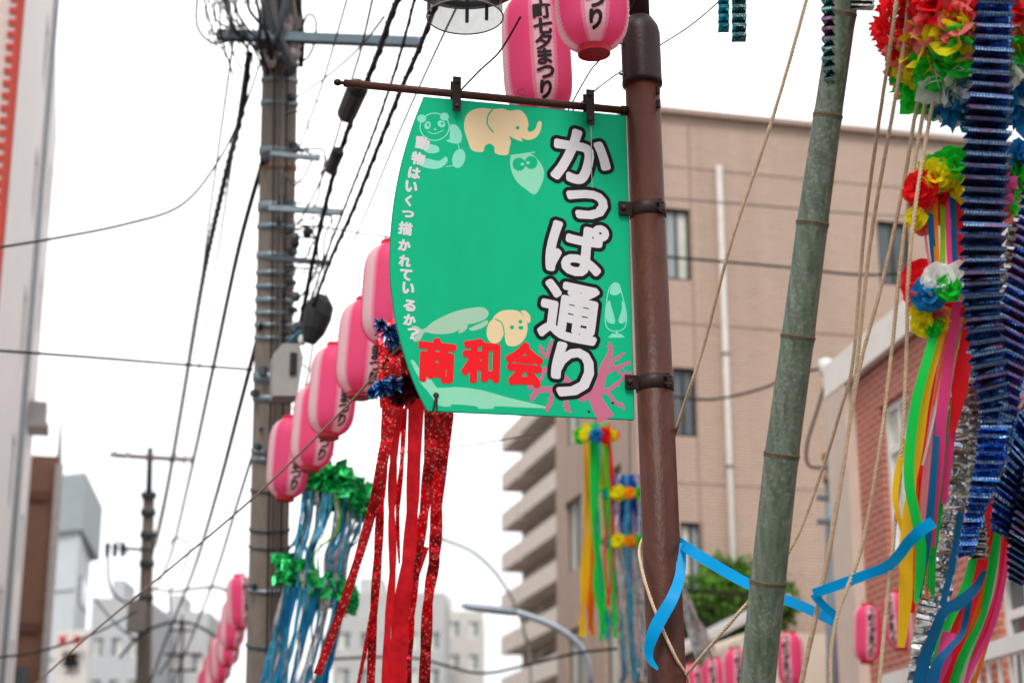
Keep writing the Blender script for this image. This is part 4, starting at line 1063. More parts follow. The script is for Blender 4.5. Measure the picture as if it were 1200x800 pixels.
def lantern(px, py, d, off, label, scale=1.0, tilt=0.0, group='pink paper lanterns along the street'):
    o = lan0 if not used[0] else copy_tree(lan0); used[0] = True
    p = W(px, py, d); o.location = p; th = math.atan2(p.x, p.y)
    o.rotation_euler = (0, R_(tilt), -th + R_(off)); o.scale = (scale,) * 3
    tag(o, label, 'lantern', group); return o
lantern(629, 66, 9.3, 12, 'tall pink lettered lantern hanging directly behind the banner arm', 1.0, -3)
lantern(692, -17, 8.62, 5, 'pink lantern with red bottom ring touching the top of the lamp pole', 1.0, -2)
lantern(456, 345, 11.7, 36, 'pink lantern half hidden by the banner edge, highest of the hanging row', 1.0, 3)
lantern(425, 408, 12.5, 34, 'pink lantern just above the blue tinsel, second from the banner', 1.0, 4)
lantern(390, 458, 13.3, 33, 'pink lantern in the middle of the five beside the concrete pole', 1.0, 4)
lantern(368, 500, 14.3, 32, 'pink lantern above the green tinsel wreath, fourth from the banner', 1.0, 4)
lantern(338, 537, 15.2, 25, 'pink lantern overlapping the concrete utility pole', 1.0, 3)
for i, (px, py, d) in enumerate(((281, 705, 23.5), (273, 730, 25), (268, 752, 26.5), (258, 772, 28), (250, 790, 29.5), (243, 806, 31))):
    lantern(px, py, d, 30 + 8 * i, ['distant pink lantern touching the concrete pole edge, highest of the far row', 'distant pink lantern second from the top of the far row', 'distant pink lantern third from the top of the far row', 'distant pink lantern fourth from the top of the far row', 'distant pink lantern second from the bottom of the far row', 'distant pink lantern lowest and farthest of the far row'][i], 1.0, rng.uniform(-6, 6), 'distant lanterns left of the concrete pole')
lantern(1016, 742, 19.8, 20, 'small pink lantern in front of the beige pilaster', .9, 4)
lantern(1053, 727, 18.6, -30, 'small pink lantern half behind the orange streamer', .85, -3)
lantern(927, 773, 23.2, -20, 'small pink lantern just to the right of the bamboo foot', 1.0)
lantern(862, 790, 24.5, 15, 'small pink lantern half hidden by the bamboo on its left', 1.0)
lantern(838, 800, 25.5, -10, 'small pink lantern low between lamp pole and bamboo', 1.0)
lantern(812, 806, 26.5, 30, 'small pink lantern lowest beside the lamp pole', 1.0)

def cable(label, pts, rpx, m=None, group='overhead cables', name='cable', n=8, sides=6):
    P_ = smooth_path([W(*p) for p in pts], n)
    rs = [rpx * (p - CAM).dot(FW) / FPX if False else 0 for p in P_]
    d0 = sum(p[2] for p in pts) / len(pts)
    o = MB().tube(P_, SZ(max(rpx, .35 + rpx * .95), d0), sides).build(name, m or M_cable, None, True)
    return tag(o, label, 'cable', group)

# ------------------------------------------------------------------ concrete utility pole
UD = 16.6
ua, ub = W(328.5, 60, UD), W(312.5, 760, UD)
ud = (ua - ub).normalized()
def up_at(py):
    z = W(320, py, UD).z; return ub + ud * ((z - ub.z) / ud.z)
foot = ub - ud * (ub.z / ud.z)
up = thing('utility_pole', 'thick concrete utility pole wrapped in steel bands beside the pink lanterns', 'utility pole', foot)
rA, rB = SZ(41, UD) / 2, SZ(47, UD) / 2
uax = ud.to_track_quat('Z', 'Y').to_matrix()
MB().tube([foot, ub, ua, ua + ud * 4], [rB * 1.12, rB, rA, rA * .9], 32).build('shaft', M_concrete, up, True)
def ur(py): return rA + (rB - rA) * (py - 60) / 700
bands = [(95, 5, 0), (122, 7, 0), (178, 10, 1), (196, 7, 2), (243, 12, 1), (266, 7, 0), (300, 9, 1), (320, 6, 0), (336, 6, 0), (352, 8, 0), (367, 6, 0), (381, 6, 0), (396, 5, 0), (442, 12, 0), (466, 8, 0), (528, 5, 0), (537, 7, 0), (574, 3, 0), (620, 3, 0), (640, 2, 0), (690, 5, 0), (755, 3, 0)]
M_rust = mat('rusty_band', srgb(150, 110, 84), .7, .1, .25, 10)
for py, h, kind in bands:
    p = up_at(py); r = ur(py); hh = SZ(h, UD) / 2
    bd = MB().lathe([(r, -hh), (r * 1.07, -hh * .9), (r * 1.07, hh * .9), (r, hh)], 28, p, uax).build('steel_band', M_rust if kind == 2 else M_steel if h > 3 else M_dsteel, up, True)
    if h > 4:
        a = rng.uniform(-2.6, -.5)
        dv = Vector((math.cos(a), math.sin(a), 0))
        MB().box(p + dv * (r * 1.15), (.09, .06, hh * 1.7), Matrix.Rotation(a, 3, 'Z')).build('band_lug', M_dsteel, bd)
# cross-arms
def arm_between(a, b, w, h, m, nm='crossarm'):
    a, b = Vector(a), Vector(b); u = (b - a).normalized(); v = Vector((0, 0, 1)).cross(u).normalized(); z = u.cross(v)
    return MB().box((a + b) / 2, ((b - a).length, w, h), Matrix((u, v, z)).transposed()).build(nm, m, up)
arm_between(W(254, 41, 16.2), W(492, 50, 16.2), .08, .085, mat('blue_grey_arm', srgb(92, 106, 114), .5, .3, .15, 8))
arm_between(W(318, 180, 16.25), W(374, 186, 16.1), .045, .04, M_steel, 'side_bracket')
arm_between(W(316, 244, 16.3), W(402, 249, 16.1), .05, .05, M_steel, 'side_bracket')
arm_between(W(310, 302, 16.3), W(384, 308, 16.1), .04, .04, M_dsteel, 'side_bracket')
# transformer leads and clutter at the head
for i in range(16):
    x0, x1 = rng.uniform(300, 350), rng.uniform(296, 356); y0, y1 = rng.uniform(-30, 20), rng.uniform(45, 92)
    dd = 16.6 - rng.uniform(.2, .42)
    g = MB().tube(smooth_path([W(x0, y0 - 30, dd), W((x0 + x1) / 2 + rng.uniform(-10, 10), (y0 + y1) / 2, dd - .05), W(x1, y1, dd)], 6), rng.uniform(.012, .04), 8)
    g.build('lead', rng.choice([M_cable2, M_cable, mat('brown_grey_lead', srgb(122, 108, 100), .6), M_dsteel]), up, True)
for i, (x, y) in enumerate(((322, 40), (336, 30), (344, 58), (316, 66), (330, 55))):
    MB().lathe([(0, -.12), (.05, -.1), (.07, -.03), (.05, 0), (.07, .04), (.04, .1), (0, .11)], 14, W(x, y, 16.25)).build('insulator', mat('insulator_grey', srgb(150, 140, 136), .35), up, True)
MB().box(W(340, 4, 16.45), (.2, .2, .6)).build('switch_box', mat('switch_box_grey', srgb(110, 104, 100), .6), up)
# grey box and black splice closure on the side
cb = W(333, 441, 16.1)
gbx = MB(); 
pr2 = [(-.12, -.24), (.10, -.24), (.14, .10), (.10, .24), (-.05, .24), (-.13, .14)]
k_ = len(pr2)
gbx.add([cb + RT * x + Vector((0, 0, z)) - fr_ * -.0 for x, z in pr2] + [cb + RT * x + Vector((0, 0, z)) + Vector((0, -.24, 0)) for x, z in pr2], [tuple(range(k_)), tuple(range(2 * k_ - 1, k_ - 1, -1))] + [(i, i + k_, (i + 1) % k_ + k_, (i + 1) % k_) for i in range(k_)])
gbx.build('terminal_box', mat('terminal_grey', srgb(150, 146, 142), .5, 0, .08, 6), up)
MB().box(cb + RT * .05 + Vector((0, -.25, .05)), (.06, .03, .2)).build('box_handle', M_black, up)
cb = W(371, 373, 15.9)
MB().lathe([(0, -.24), (.06, -.23), (.11, -.12), (.13, .02), (.12, .14), (.05, .22), (0, .23)], 10, cb, Matrix.Rotation(.25, 3, 'Y')).build('splice_closure', M_black, up)
MB().tube([W(345, 430, 16.1), W(335, 405, 16.0), W(350, 390, 15.95), W(362, 385, 15.9)], .02, 8).build('lead', mat('teal_lead', srgb(60, 110, 130), .5), up, True)

# cables: name what each one does so that it can be found
B_ = 'overhead cables'
c_ = cable
c_('thin dark cable sweeping from the far left edge up to the concrete pole head', [(-40, 296, 14.5), (60, 280, 15), (150, 262, 15.4), (213, 240, 15.8), (255, 190, 16.1), (285, 130, 16.3), (306, 70, 16.4)], 1.1)
c_('thin dark cable running level from the left edge to the concrete pole', [(-40, 408, 15), (100, 418, 15.6), (200, 426, 16), (296, 433, 16.4)], 1.2)
c_('heavy black cable from the pole head down to the far pole, leftmost', [(292, 62, 16.3), (283, 130, 17), (262, 215, 19), (237, 330, 23), (212, 480, 29), (194, 580, 35), (178, 650, 41)], 2.0, n=10)
c_('heavy black cable beside the pole falling to the far pole', [(309, 186, 16.4), (280, 290, 18), (250, 430, 21.5), (222, 560, 27), (200, 650, 34), (182, 690, 41)], 1.7, n=10)
c_('black cable leaving the pole at the grey box towards the far street', [(306, 380, 16.4), (280, 480, 18), (255, 575, 21), (226, 670, 27), (196, 745, 34), (176, 800, 41)], 1.5, n=10)
c_('grey cable low beside the concrete pole towards the far street', [(306, 500, 16.4), (278, 590, 18), (250, 680, 22), (215, 770, 29), (190, 830, 38)], .9, M_cable2)
c_('faint grey wire slanting down the open sky, far left one', [(274, 44, 16.2), (250, 220, 19), (226, 400, 24), (200, 560, 31), (184, 640, 38)], .6, M_cable2)
c_('faint grey wire slanting down the open sky, nearer the pole', [(292, 46, 16.2), (258, 280, 19), (230, 450, 25), (206, 600, 33)], .6, M_cable2)
c_('thick black cable coming overhead past the banner arm tip', [(520, -110, 10.5), (466, 0, 12), (444, 60, 12.8), (424, 110, 13.6), (405, 160, 14.4), (388, 215, 15.2), (370, 290, 16), (350, 390, 16.4)], 2.9, n=10)
cl_ = W(413, 118, 13.35); cl2 = W(424, 92, 13.0); dcl = (cl2 - cl_).normalized()
tag(MB().tube([cl_ - dcl * .32, cl_ - dcl * .27, cl_ - dcl * .24, cl_ + dcl * .22, cl_ + dcl * .25, cl_ + dcl * .3], [.03, .055, .075, .08, .06, .035], 12).build('cable_closure', M_black, None, False), 'black cable closure below the banner arm tip', 'cable box')
cl_ = W(392, 188, 14.6); cl2 = W(400, 168, 14.3); dcl = (cl2 - cl_).normalized()
tag(MB().tube([cl_ - dcl * .22, cl_ - dcl * .18, cl_ + dcl * .15, cl_ + dcl * .2], [.03, .05, .055, .03], 12).build('cable_closure', M_black, None, False), 'small black cable closure lower on the thick cable', 'cable box')
c_('second thick black cable overhead crossing behind the banner arm', [(540, -80, 10.2), (498, 40, 11.4), (470, 105, 12.2), (440, 180, 13.2), (412, 250, 14.2), (385, 310, 15.2), (352, 400, 16.4)], 2.3, n=10)
c_('black twisted cable just inside the thick pair', [(500, -60, 10.8), (470, 60, 12), (440, 150, 13), (405, 240, 14.4), (375, 320, 15.6), (348, 410, 16.4)], 1.2, n=10)
c_('thin wire from the top edge to the concrete pole, steep', [(445, -40, 12), (425, 50, 13), (412, 95, 13.6), (385, 190, 14.8), (350, 262, 16.3)], .9)
c_('thin wire falling from top edge right of the pole head', [(412, -20, 13), (395, 40, 14), (374, 110, 15), (350, 175, 16.3)], .8, M_cable2)
c_('thin wire crossing from pole to the banner arm', [(346, 115, 16.4), (372, 98, 15.5), (400, 76, 14.6), (425, 52, 13.6), (450, 20, 12.6)], .9, M_cable2)
c_('long thin wire from behind the banner top to the pole', [(560, -40, 9.8), (520, 40, 10.6), (470, 150, 12), (420, 270, 13.8), (380, 350, 15.4)], .7, M_cable2)
c_('thin level wire between concrete pole and banner', [(346, 263, 16.4), (390, 268, 15.5), (440, 276, 14.6), (500, 282, 13.6)], .7)
c_('thin level wire behind the red streamers', [(338, 530, 16.5), (400, 533, 16), (470, 530, 15.5), (560, 520, 14.8), (640, 505, 14)], .5, M_cable2)
c_('thin wire between lamp and pole top crossing the white sky', [(650, 150, 9.7), (700, 104, 9.6), (760, 62, 9.5), (812, 28, 9.4), (860, -14, 9.3)], .6)
c_('thin wire that ties the lettered lantern to the lamp pole', [(660, 140, 9.4), (690, 86, 9.2), (708, 64, 9.1), (735, 20, 9.0), (752, -20, 8.95)], .6)
c_('black wire behind the banner top beside the tall lantern', [(500, 160, 9.6), (530, 118, 9.4), (560, 85, 9.2), (586, 60, 9.1), (610, 20, 8.9)], .9)
c_('dark cable sagging across the tan block at window height', [(770, 300, 25), (840, 306, 25), (930, 314, 24.6), (1010, 322, 24), (1090, 318, 23.4), (1180, 312, 22.5)], 1.3)
c_('dark cable curving over the tan block to the grey steel pole', [(770, 462, 27), (830, 468, 26.4), (890, 456, 25.8), (940, 436, 25.4), (985, 430, 25)], 1.2)
c_('loop of dark cable hanging beside the grey steel pole', [(972, 432, 25), (958, 480, 25), (946, 520, 25), (948, 545, 25), (972, 548, 24.9), (1010, 552, 24.8), (1060, 560, 24.4), (1110, 556, 24)], 1.4)
c_('thick black cable bundle sagging in front of the brick house', [(984, 640, 24.8), (1000, 652, 24.6), (1020, 640, 24.4), (1045, 612, 24.2), (1080, 596, 24)], 5)
c_('second black cable bundle below the steel pole brackets', [(980, 668, 24.8), (1004, 668, 24.6), (1026, 650, 24.4), (1056, 640, 24.2), (1100, 640, 23.6)], 3.5)
c_('thin grey wire at mid height over the tan block', [(776, 232, 27), (880, 240, 26.6), (1000, 250, 26), (1120, 256, 25.4)], .6, M_cable2)
c_('low dark cable passing below the balcony stack', [(380, 772, 26), (480, 770, 25.6), (560, 788, 25.3), (620, 778, 25), (680, 764, 24.6), (745, 758, 24.2)], 1.3)
c_('dark low cable crossing the far left facades', [(-30, 772, 20), (40, 764, 20.8), (110, 742, 21.8), (160, 716, 23)], 1.0)
# loops at the pole head
for i, pts in enumerate(([(232, -10, 16), (231, 30, 16), (248, 50, 16), (272, 48, 16), (286, 52, 16.2), (296, 70, 16.4)], [(240, -10, 16.1), (252, 20, 16.1), (246, 40, 16.1), (268, 30, 16.1), (280, -10, 16.1)], [(262, -10, 15.9), (270, 20, 15.9), (280, 40, 15.9), (292, 48, 16.1)], [(270, -10, 15.8), (276, 14, 15.9), (282, 42, 15.9)], [(352, 40, 16.3), (360, 18, 16.2), (370, 24, 16.2), (368, 52, 16.2), (358, 70, 16.3), (345, 66, 16.4)], [(250, 5, 16), (275, 2, 16), (300, 4, 16.2)])):
    MB().tube(smooth_path([W(*p) for p in pts], 8), SZ(1.4 if i % 2 == 0 else .9, 16), 6).build('jumper_wire', M_cable, up, True)

for i in range(16):
    y0 = rng.uniform(95, 430); y1 = y0 + rng.uniform(20, 70); bx = rng.uniform(352, 392) if y0 > 140 else rng.uniform(352, 372); dd = 16.3
    MB().tube(smooth_path([W(334, y0, 16.35), W(bx, y0 + rng.uniform(-16, 10), dd), W(bx + rng.uniform(-6, 12), (y0 + y1) / 2, dd - .1), W(bx - 12, y1 + rng.uniform(0, 14), dd), W(334, y1, 16.35)], 6), SZ(rng.choice([.6, .8, 1.2]), 16), 6).build('jumper_wire', rng.choice([M_cable, M_cable, M_cable2]), up, True)
for i in range(18):
    x0 = rng.uniform(232, 300); x1 = x0 + rng.uniform(10, 60)
    MB().tube(smooth_path([W(x0, -20, 16), W(x0 + rng.uniform(-10, 14), rng.uniform(4, 26), 15.9), W(x1 * .5 + x0 * .5, rng.uniform(30, 58), 15.95), W(min(x1, 320), rng.uniform(40, 100), 16.3)], 7), SZ(rng.choice([.8, 1.2, 2.0]), 16), 6).build('jumper_wire', rng.choice([M_cable, M_cable2]), up, True)
for i in range(9):
    y = rng.uniform(250, 400); MB().lathe([(0, -.05), (.03, -.04), (.045, 0), (.03, .04), (0, .05)], 10, W(rng.uniform(345, 362), y, 16.25)).build('cable_clip', rng.choice([M_white, M_dsteel, M_black]), up, True)
for i in range(4):
    MB().tube([W(322 + 5 * i, 60, 16.36), W(318 + 5 * i, 400, 16.36), W(312 + 5 * i, 800, 16.34)], SZ(1.1, 16), 6).build('riser_cable', [M_cable, M_cable2, MATS['brown_grey_lead'], M_cable][i], up, True)
for src in [o for o in bpy.data.objects if o.name.startswith('cable') and o.get('label', '').startswith(('thick black cable coming', 'second thick black', 'heavy black cable from', 'black twisted'))]:
    n_s = 6; vs_ = src.data.vertices; m_ = len(vs_) // n_s; ctr_ = [sum((vs_[i * n_s + k].co for k in range(n_s)), Vector()) / n_s for i in range(m_)]
    rr0 = (vs_[0].co - ctr_[0]).length * 1.25; hel = []; ph = 0
    for a, b in zip(ctr_, ctr_[1:]):
        L_ = (b - a).length; st_ = max(2, int(L_ / .035)); t = (b - a).normalized(); e1 = t.orthogonal().normalized(); e2_ = t.cross(e1)
        for k in range(st_):
            ph += 6.2832 * (L_ / st_) / .3; hel.append(a.lerp(b, k / st_) + (e1 * math.cos(ph) + e2_ * math.sin(ph)) * rr0)
    MB().tube(hel, rr0 * .22, 4).build('spiral_hanger', M_cable, src, True, True)
# ------------------------------------------------------------------ far pole
FD = 42.0
fp_ = thing('utility_pole', 'small far concrete utility pole with one cross-arm above the street at left', 'utility pole', Vector((W(168, 800, FD).x, W(168, 800, FD).y, 0)))
t_, b_2 = W(176, 524, FD), W(168, 800, FD); dd_ = (t_ - b_2).normalized(); ft = b_2 - dd_ * (b_2.z / dd_.z)
mid = b_2.lerp(t_, .78)
MB().tube([ft, b_2, mid], [SZ(11, FD), SZ(9, FD), SZ(7, FD)], 20).build('shaft', M_concrete, fp_, True)
MB().tube([mid, t_], [SZ(4, FD), SZ(3.4, FD)], 14).build('top_mast', M_dsteel, fp_, True)
def armf(px0, py0, px1, py1, w, nm='crossarm', m=None):
    a, b = W(px0, py0, FD - .3), W(px1, py1, FD - .3); u = (b - a).normalized(); v = Vector((0, 0, 1)).cross(u).normalized()
    return MB().box((a + b) / 2, ((b - a).length, .12, w), Matrix((u, v, u.cross(v))).transposed()).build(nm, m or mat('brown_arm', srgb(120, 98, 90), .6), fp_)
ca_ = armf(129, 533, 227, 539, .09)
for px in (134, 150, 206, 222):
    MB().lathe([(0, -.1), (.06, -.08), (.08, 0), (.05, .06), (0, .1)], 10, W(px, 536 + (px - 129) * .06 - 5, FD - .3)).build('insulator', M_white, ca_, True)
armf(140, 642, 176, 644, .07, 'side_bracket', M_dsteel)
for k, px in enumerate((129, 136, 143)):
    MB().lathe([(0, -.2), (.05, -.18), (.07, .08), (.04, .16), (0, .18)], 12, W(px - 3 + 2 * k, 643, FD - .3)).build('fuse_switch', M_dsteel, fp_, True)
for py in (580, 600, 626, 660, 700):
    p = b_2 + dd_ * ((W(170, py, FD).z - b_2.z) / dd_.z)
    MB().lathe([(SZ(8, FD), -.08), (SZ(9.4, FD), -.07), (SZ(9.4, FD), .07), (SZ(8, FD), .08)], 18, p, dd_.to_track_quat('Z', 'Y').to_matrix()).build('steel_band', M_dsteel, fp_, True)
MB().box(W(160, 722, FD - .5), (.42, .4, .7)).build('transformer', mat('transformer_grey', srgb(140, 132, 126), .6), fp_)
for i, pts in enumerate(([(134, 540, 42), (126, 570, 42), (134, 620, 42), (150, 650, 42)], [(176, 690, 42), (205, 692, 40), (240, 688, 36), (262, 690, 33), (285, 712, 30)], [(190, 650, 42), (205, 630, 42), (222, 640, 42), (215, 665, 42), (200, 690, 42), (200, 720, 42)], [(126, 650, 42), (130, 690, 42), (150, 706, 42), (166, 700, 42)], [(140, 770, 42), (170, 740, 41), (210, 728, 39), (245, 740, 36), (262, 760, 33)], [(110, 700, 46), (140, 735, 44), (166, 752, 42)], [(186, 790, 40), (205, 760, 39), (214, 720, 38)])):
    c_(['looped lead under the far pole cross-arm', 'dark cable from far pole to the distant lanterns', 'curled cable beside the far pole', 'slack cable under the far pole switches', 'arched cable over the street below the far pole', 'cable from grey block down to the far pole', 'short cable rising right of the far pole foot'][i], pts, [.7, 1.4, .9, 1.2, 1.6, .8, .8][i], None, 'cables around the far pole')
# traffic sign gantry / lattice below
lt_ = thing('lattice_mast', 'small dark lattice mast with short arms right of the far pole', 'mast', Vector((W(215, 800, 55).x, W(215, 800, 55).y, 0)))
b0 = W(215, 800, 55); MB().tube([Vector((b0.x, b0.y, 0)), W(215, 728, 55)], SZ(1.6, 55), 8).build('mast', M_dbrown, lt_)
for py, hw in ((738, 14), (766, 22), (785, 16)):
    MB().tube([W(215 - hw, py, 55), W(215 + hw, py, 55)], SZ(1.4, 55), 6).build('arm', M_dbrown, lt_)

# ------------------------------------------------------------------ grey steel pole at right, street lamp arm
GD = 25.0
p0_ = W(974, 535, GD); gpz = W(978, 800, GD)
sp_ = thing('steel_pole', 'grey steel service pole with brackets in front of the brick house', 'utility pole', Vector((gpz.x, gpz.y, 0)))
MB().tube([Vector((gpz.x, gpz.y, 0)), gpz, p0_], [SZ(10, GD), SZ(9.5, GD), SZ(8, GD)], 20).build('shaft', mat('blue_grey_steel', srgb(138, 148, 156), .45, .4, .1, 5), sp_, True)
for py, x1, m_ in ((535, 990, M_rust), (562, 990, M_rust), (584, 1050, M_steel), (612, 1060, M_steel)):
    if x1 < 1000:
        MB().lathe([(SZ(8, GD), -.06), (SZ(10.5, GD), -.05), (SZ(10.5, GD), .05), (SZ(8, GD), .06)], 18, Vector((p0_.x, p0_.y, W(975, py, GD).z))).build('steel_band', m_, sp_, True)
    else:
        a, b = W(957, py - 1, GD - .25), W(x1, py + 5, GD - .25); u = (b - a).normalized(); v = Vector((0, 0, 1)).cross(u).normalized()
        MB().box((a + b) / 2, ((b - a).length, .08, .07), Matrix((u, v, u.cross(v))).transposed()).build('crossarm', m_, sp_)
MB().tube([W(1018, 690, GD - .3), W(1044, 650, GD - .3)], .05, 8).build('strut', M_steel, sp_, True)
MB().lathe([(0, -.14), (.09, -.12), (.1, .1), (0, .14)], 12, W(968, 430, GD)).build('pole_lamp', M_white, sp_, True)
MB().tube([p0_, W(972, 430, GD)], .05, 10).build('top_tube', M_steel, sp_, True)
LD = 25.5
sl_ = thing('street_lamp', 'slim grey street lamp with curved arm in front of the balcony stack', 'street lamp', Vector((W(692, 800, LD).x, W(692, 800, LD).y, 0)))
q = W(692, 800, LD)
MB().tube(smooth_path([Vector((q.x, q.y, 0)), W(692, 860, LD), W(691, 790, LD), W(684, 764, LD), W(668, 745, LD), W(640, 729, LD), (W(606, 717, LD))], 8), SZ(4, LD), 12).build('curved_arm', mat('lamp_grey', srgb(176, 186, 194), .4, .4, .06, 5), sl_, True)
h0, h1 = W(610, 718, LD), W(540, 709, LD); hd = (h1 - h0)
MB().tube([h0, h0 + hd * .15, h0 + hd * .5, h0 + hd * .9, h1], [SZ(3.5, LD), SZ(4.5, LD), SZ(5, LD), SZ(4, LD), SZ(1, LD)], 12).build('lamp_head', mat('lamp_head_grey', srgb(138, 146, 154), .4, .4, .06, 5), sl_, True)
s2 = thing('street_lamp', 'thin faint lamp mast with long bowed arm left of the balconies', 'street lamp', Vector((W(618, 800, 40).x, W(618, 800, 40).y, 0)))
q = W(622, 800, 40)
MB().tube(smooth_path([Vector((q.x, q.y, 0)), W(622, 800, 40), W(614, 740, 40), W(602, 705, 40), W(580, 670, 40), W(552, 645, 40), W(520, 632, 40)], 8), SZ(1.8, 40), 8).build('curved_arm', mat('green_grey_mast', srgb(150, 156, 150), .5, .2), s2, True)
MB().tube([W(522, 632, 40), W(505, 628, 40)], [SZ(3, 40), SZ(1.5, 40)], 10).build('lamp_head', M_white, s2, True)

# ------------------------------------------------------------------ festival decorations
PAPER = {'red': paper('tissue_red', (.98, .02, .03, 1), .55, .12, 10), 'coral': paper('tissue_coral', (.98, .26, .24, 1), .55, .1, 10), 'pink': paper('tissue_pink', (.98, .16, .42, 1), .55, .1, 10),
         'yellow': paper('tissue_yellow', (.96, .84, .02, 1), .55, .1, 10), 'green': paper('tissue_green', (.03, .74, .06, 1), .55, .12, 10), 'white': paper('tissue_white', (.92, .92, .9, 1), .55, .04, 10),
         'blue': paper('tissue_blue', (.02, .27, .6, 1), .5, .15, 10), 'orange': paper('tissue_orange', (.98, .45, .02, 1), .55, .1, 10), 'purple': paper('tissue_purple', (.25, .05, .5, 1), .5, .1, 10)}
FLW = {}
def flower_mesh(col, var):
    """a crumpled tissue flower: layers of ruffled petals opening towards +Z, radius about 1"""
    if (col, var) in FLW: return FLW[(col, var)]
    r_ = random.Random(hash(col) % 1000 * 0 + sum(map(ord, col)) * 7 + var); g = MB()
    for layer, (npet, rad, lift) in enumerate(((5, 1.05, .08), (5, .8, .42), (4, .5, .72))):
        a0 = r_.random() * 6.28
        for k in range(npet):
            a = a0 + 6.2832 * k / npet + r_.uniform(-.15, .15); wd_ = 6.2832 / npet * .86; nu, nv = 6, 4
            ph = r_.random() * 10; R0 = rad * r_.uniform(.85, 1.12); l2 = lift * r_.uniform(.7, 1.3)
            vs = []
            for j in range(nv + 1):
                t = j / nv
                for i in range(nu + 1):
                    s = i / nu * 2 - 1
                    ww = wd_ * (.35 + .65 * min(1, t * 1.5)); rr = R0 * t * (1 - .13 * s * s)
                    if j == nv: rr *= 1 + .03 * (1 if i % 2 else -1)
                    aa = a + s * ww
                    z = l2 * t ** .8 + .16 * t * math.sin(s * 5.2 + ph) + .1 * t * math.sin(t * 6 + ph * 2 + s * 2)
                    vs.append((rr * math.cos(aa), rr * math.sin(aa), z))
            fs = [(j * (nu + 1) + i, j * (nu + 1) + i + 1, (j + 1) * (nu + 1) + i + 1, (j + 1) * (nu + 1) + i) for j in range(nv) for i in range(nu)]
            g.add(vs, fs)
    me = bpy.data.meshes.new('paper_flower'); me.from_pydata([tuple(v) for v in g.v], [], g.f); me.materials.append(PAPER[col]); me.polygons.foreach_set('use_smooth', [True] * len(me.polygons)); me.update()
    FLW[(col, var)] = me
    return me
def flower(parent, p, nrm, rad, col, r_=rng):
    o = bpy.data.objects.new('paper_flower', flower_mesh(col, r_.randrange(3))); C.objects.link(o); o.parent = parent
    q = Vector(nrm).to_track_quat('Z', 'Y').to_matrix() @ Matrix.Rotation(r_.random() * 6.28, 3, 'Z')
    o.matrix_local = Matrix.Translation(Vector(p) - world_loc(parent)) @ q.to_4x4() @ Matrix.Diagonal((rad * r_.uniform(.9, 1.15),) * 2 + (rad * r_.uniform(.85, 1.2), 1))
    return o
KD = 6.15
kc = W(1152, 28, KD); KR = SZ(112, KD)
ks = thing('paper_flower_ball', 'big ball of red, yellow, green and blue paper flowers at top right', 'decoration', kc - Vector((0, 0, KR)))
MB().lathe([(KR * .80 * math.sin(a), -KR * .80 * math.cos(a)) for a in [math.pi * k / 14 for k in range(15)]], 24, kc).build('core', mat('core_paper', srgb(225, 200, 190), .9), ks, True)
rows = [(6, 3, 'blue'), (20, 7, 'blue'), (34, 9, 'white'), (47, 11, 'green'), (59, 13, 'yellow'), (69, 14, 'coral'), (80, 15, 'red'), (93, 15, 'red'), (106, 14, 'red'), (120, 13, 'coral'), (134, 10, 'red'), (150, 7, 'yellow'), (168, 3, 'green')]
for th, n_, col in rows:
    for k in range(n_):
        a = 6.2832 * (k + .5 * (th % 3)) / n_ + rng.uniform(-.1, .1); t = R_(th + rng.uniform(-3, 3))
        d = Vector((math.sin(t) * math.cos(a), math.sin(t) * math.sin(a), -math.cos(t)))
        cc = col if rng.random() > .02 else rng.choice(['coral', 'yellow', 'green', 'red'])
        if col in ('blue', 'white'): cc = col
        flower(ks, kc + d * KR * .84, d + Vector((0, 0, .15)), KR * .33, cc)
M_silver = foil('silver_foil', (.78, .76, .74, 1), rough=.14, crinkle=.3, bscale=14)
for k in range(14):   # silver tinsel leaves tucked between the flowers
    a = rng.uniform(0, 6.28); t = R_(rng.uniform(75, 110)); d = Vector((math.sin(t) * math.cos(a), math.sin(t) * math.sin(a), -math.cos(t)))
    if k < 4: d = (-RT + Vector((0, 0, rng.uniform(-.2, .5))) - FW * rng.uniform(0, .6)).normalized()
    p = kc + d * KR * 1.04; g = MB(); x_ = d.orthogonal().normalized(); y_ = d.cross(x_)
    for j in range(5):
        b = rng.uniform(0, 6.28); e = (x_ * math.cos(b) + y_ * math.sin(b)); f2 = d.cross(e)
        g.add([p, p + e * .018 + f2 * .009 + d * .008, p + e * .034 + d * rng.uniform(-.004, .012), p + e * .018 - f2 * .009 + d * .006], [(0, 1, 2, 3)])
    g.build('tinsel_leaf', M_silver, ks)
MB().tube([kc + Vector((0, 0, KR * .8)), kc + Vector((0, 0, KR + 1.2))], .006, 6).build('hanging_cord', M_cable2, ks)
def wreath(parent, c, rad, tilt_n, cols, fr2, n_):
    z = Vector(tilt_n).normalized(); x = z.cross(FW).normalized(); y = z.cross(x)
    for k in range(n_):
        a = 6.2832 * k / n_; d = x * math.cos(a) + y * math.sin(a)
        flower(parent, Vector(c) + d * rad, d + Vector((0, 0, rng.uniform(-.4, .2))), fr2, cols[k % len(cols)])
w1 = W(1133, 222, 6.15)
k2 = thing('paper_flower_wreath', 'small wreath of paper flowers hung below the big flower ball', 'decoration', w1 - Vector((0, 0, .15)), 'paper flower wreaths')
wreath(k2, w1 + Vector((0, 0, .05)), SZ(42, KD), (0, 0, 1), ['yellow', 'green', 'blue', 'white', 'red', 'green', 'yellow', 'red'], SZ(25, KD), 8)
wreath(k2, w1 - Vector((0, 0, .045)), SZ(46, KD), (0, 0, 1), ['coral', 'red', 'yellow', 'pink', 'green', 'coral'], SZ(23, KD), 9)
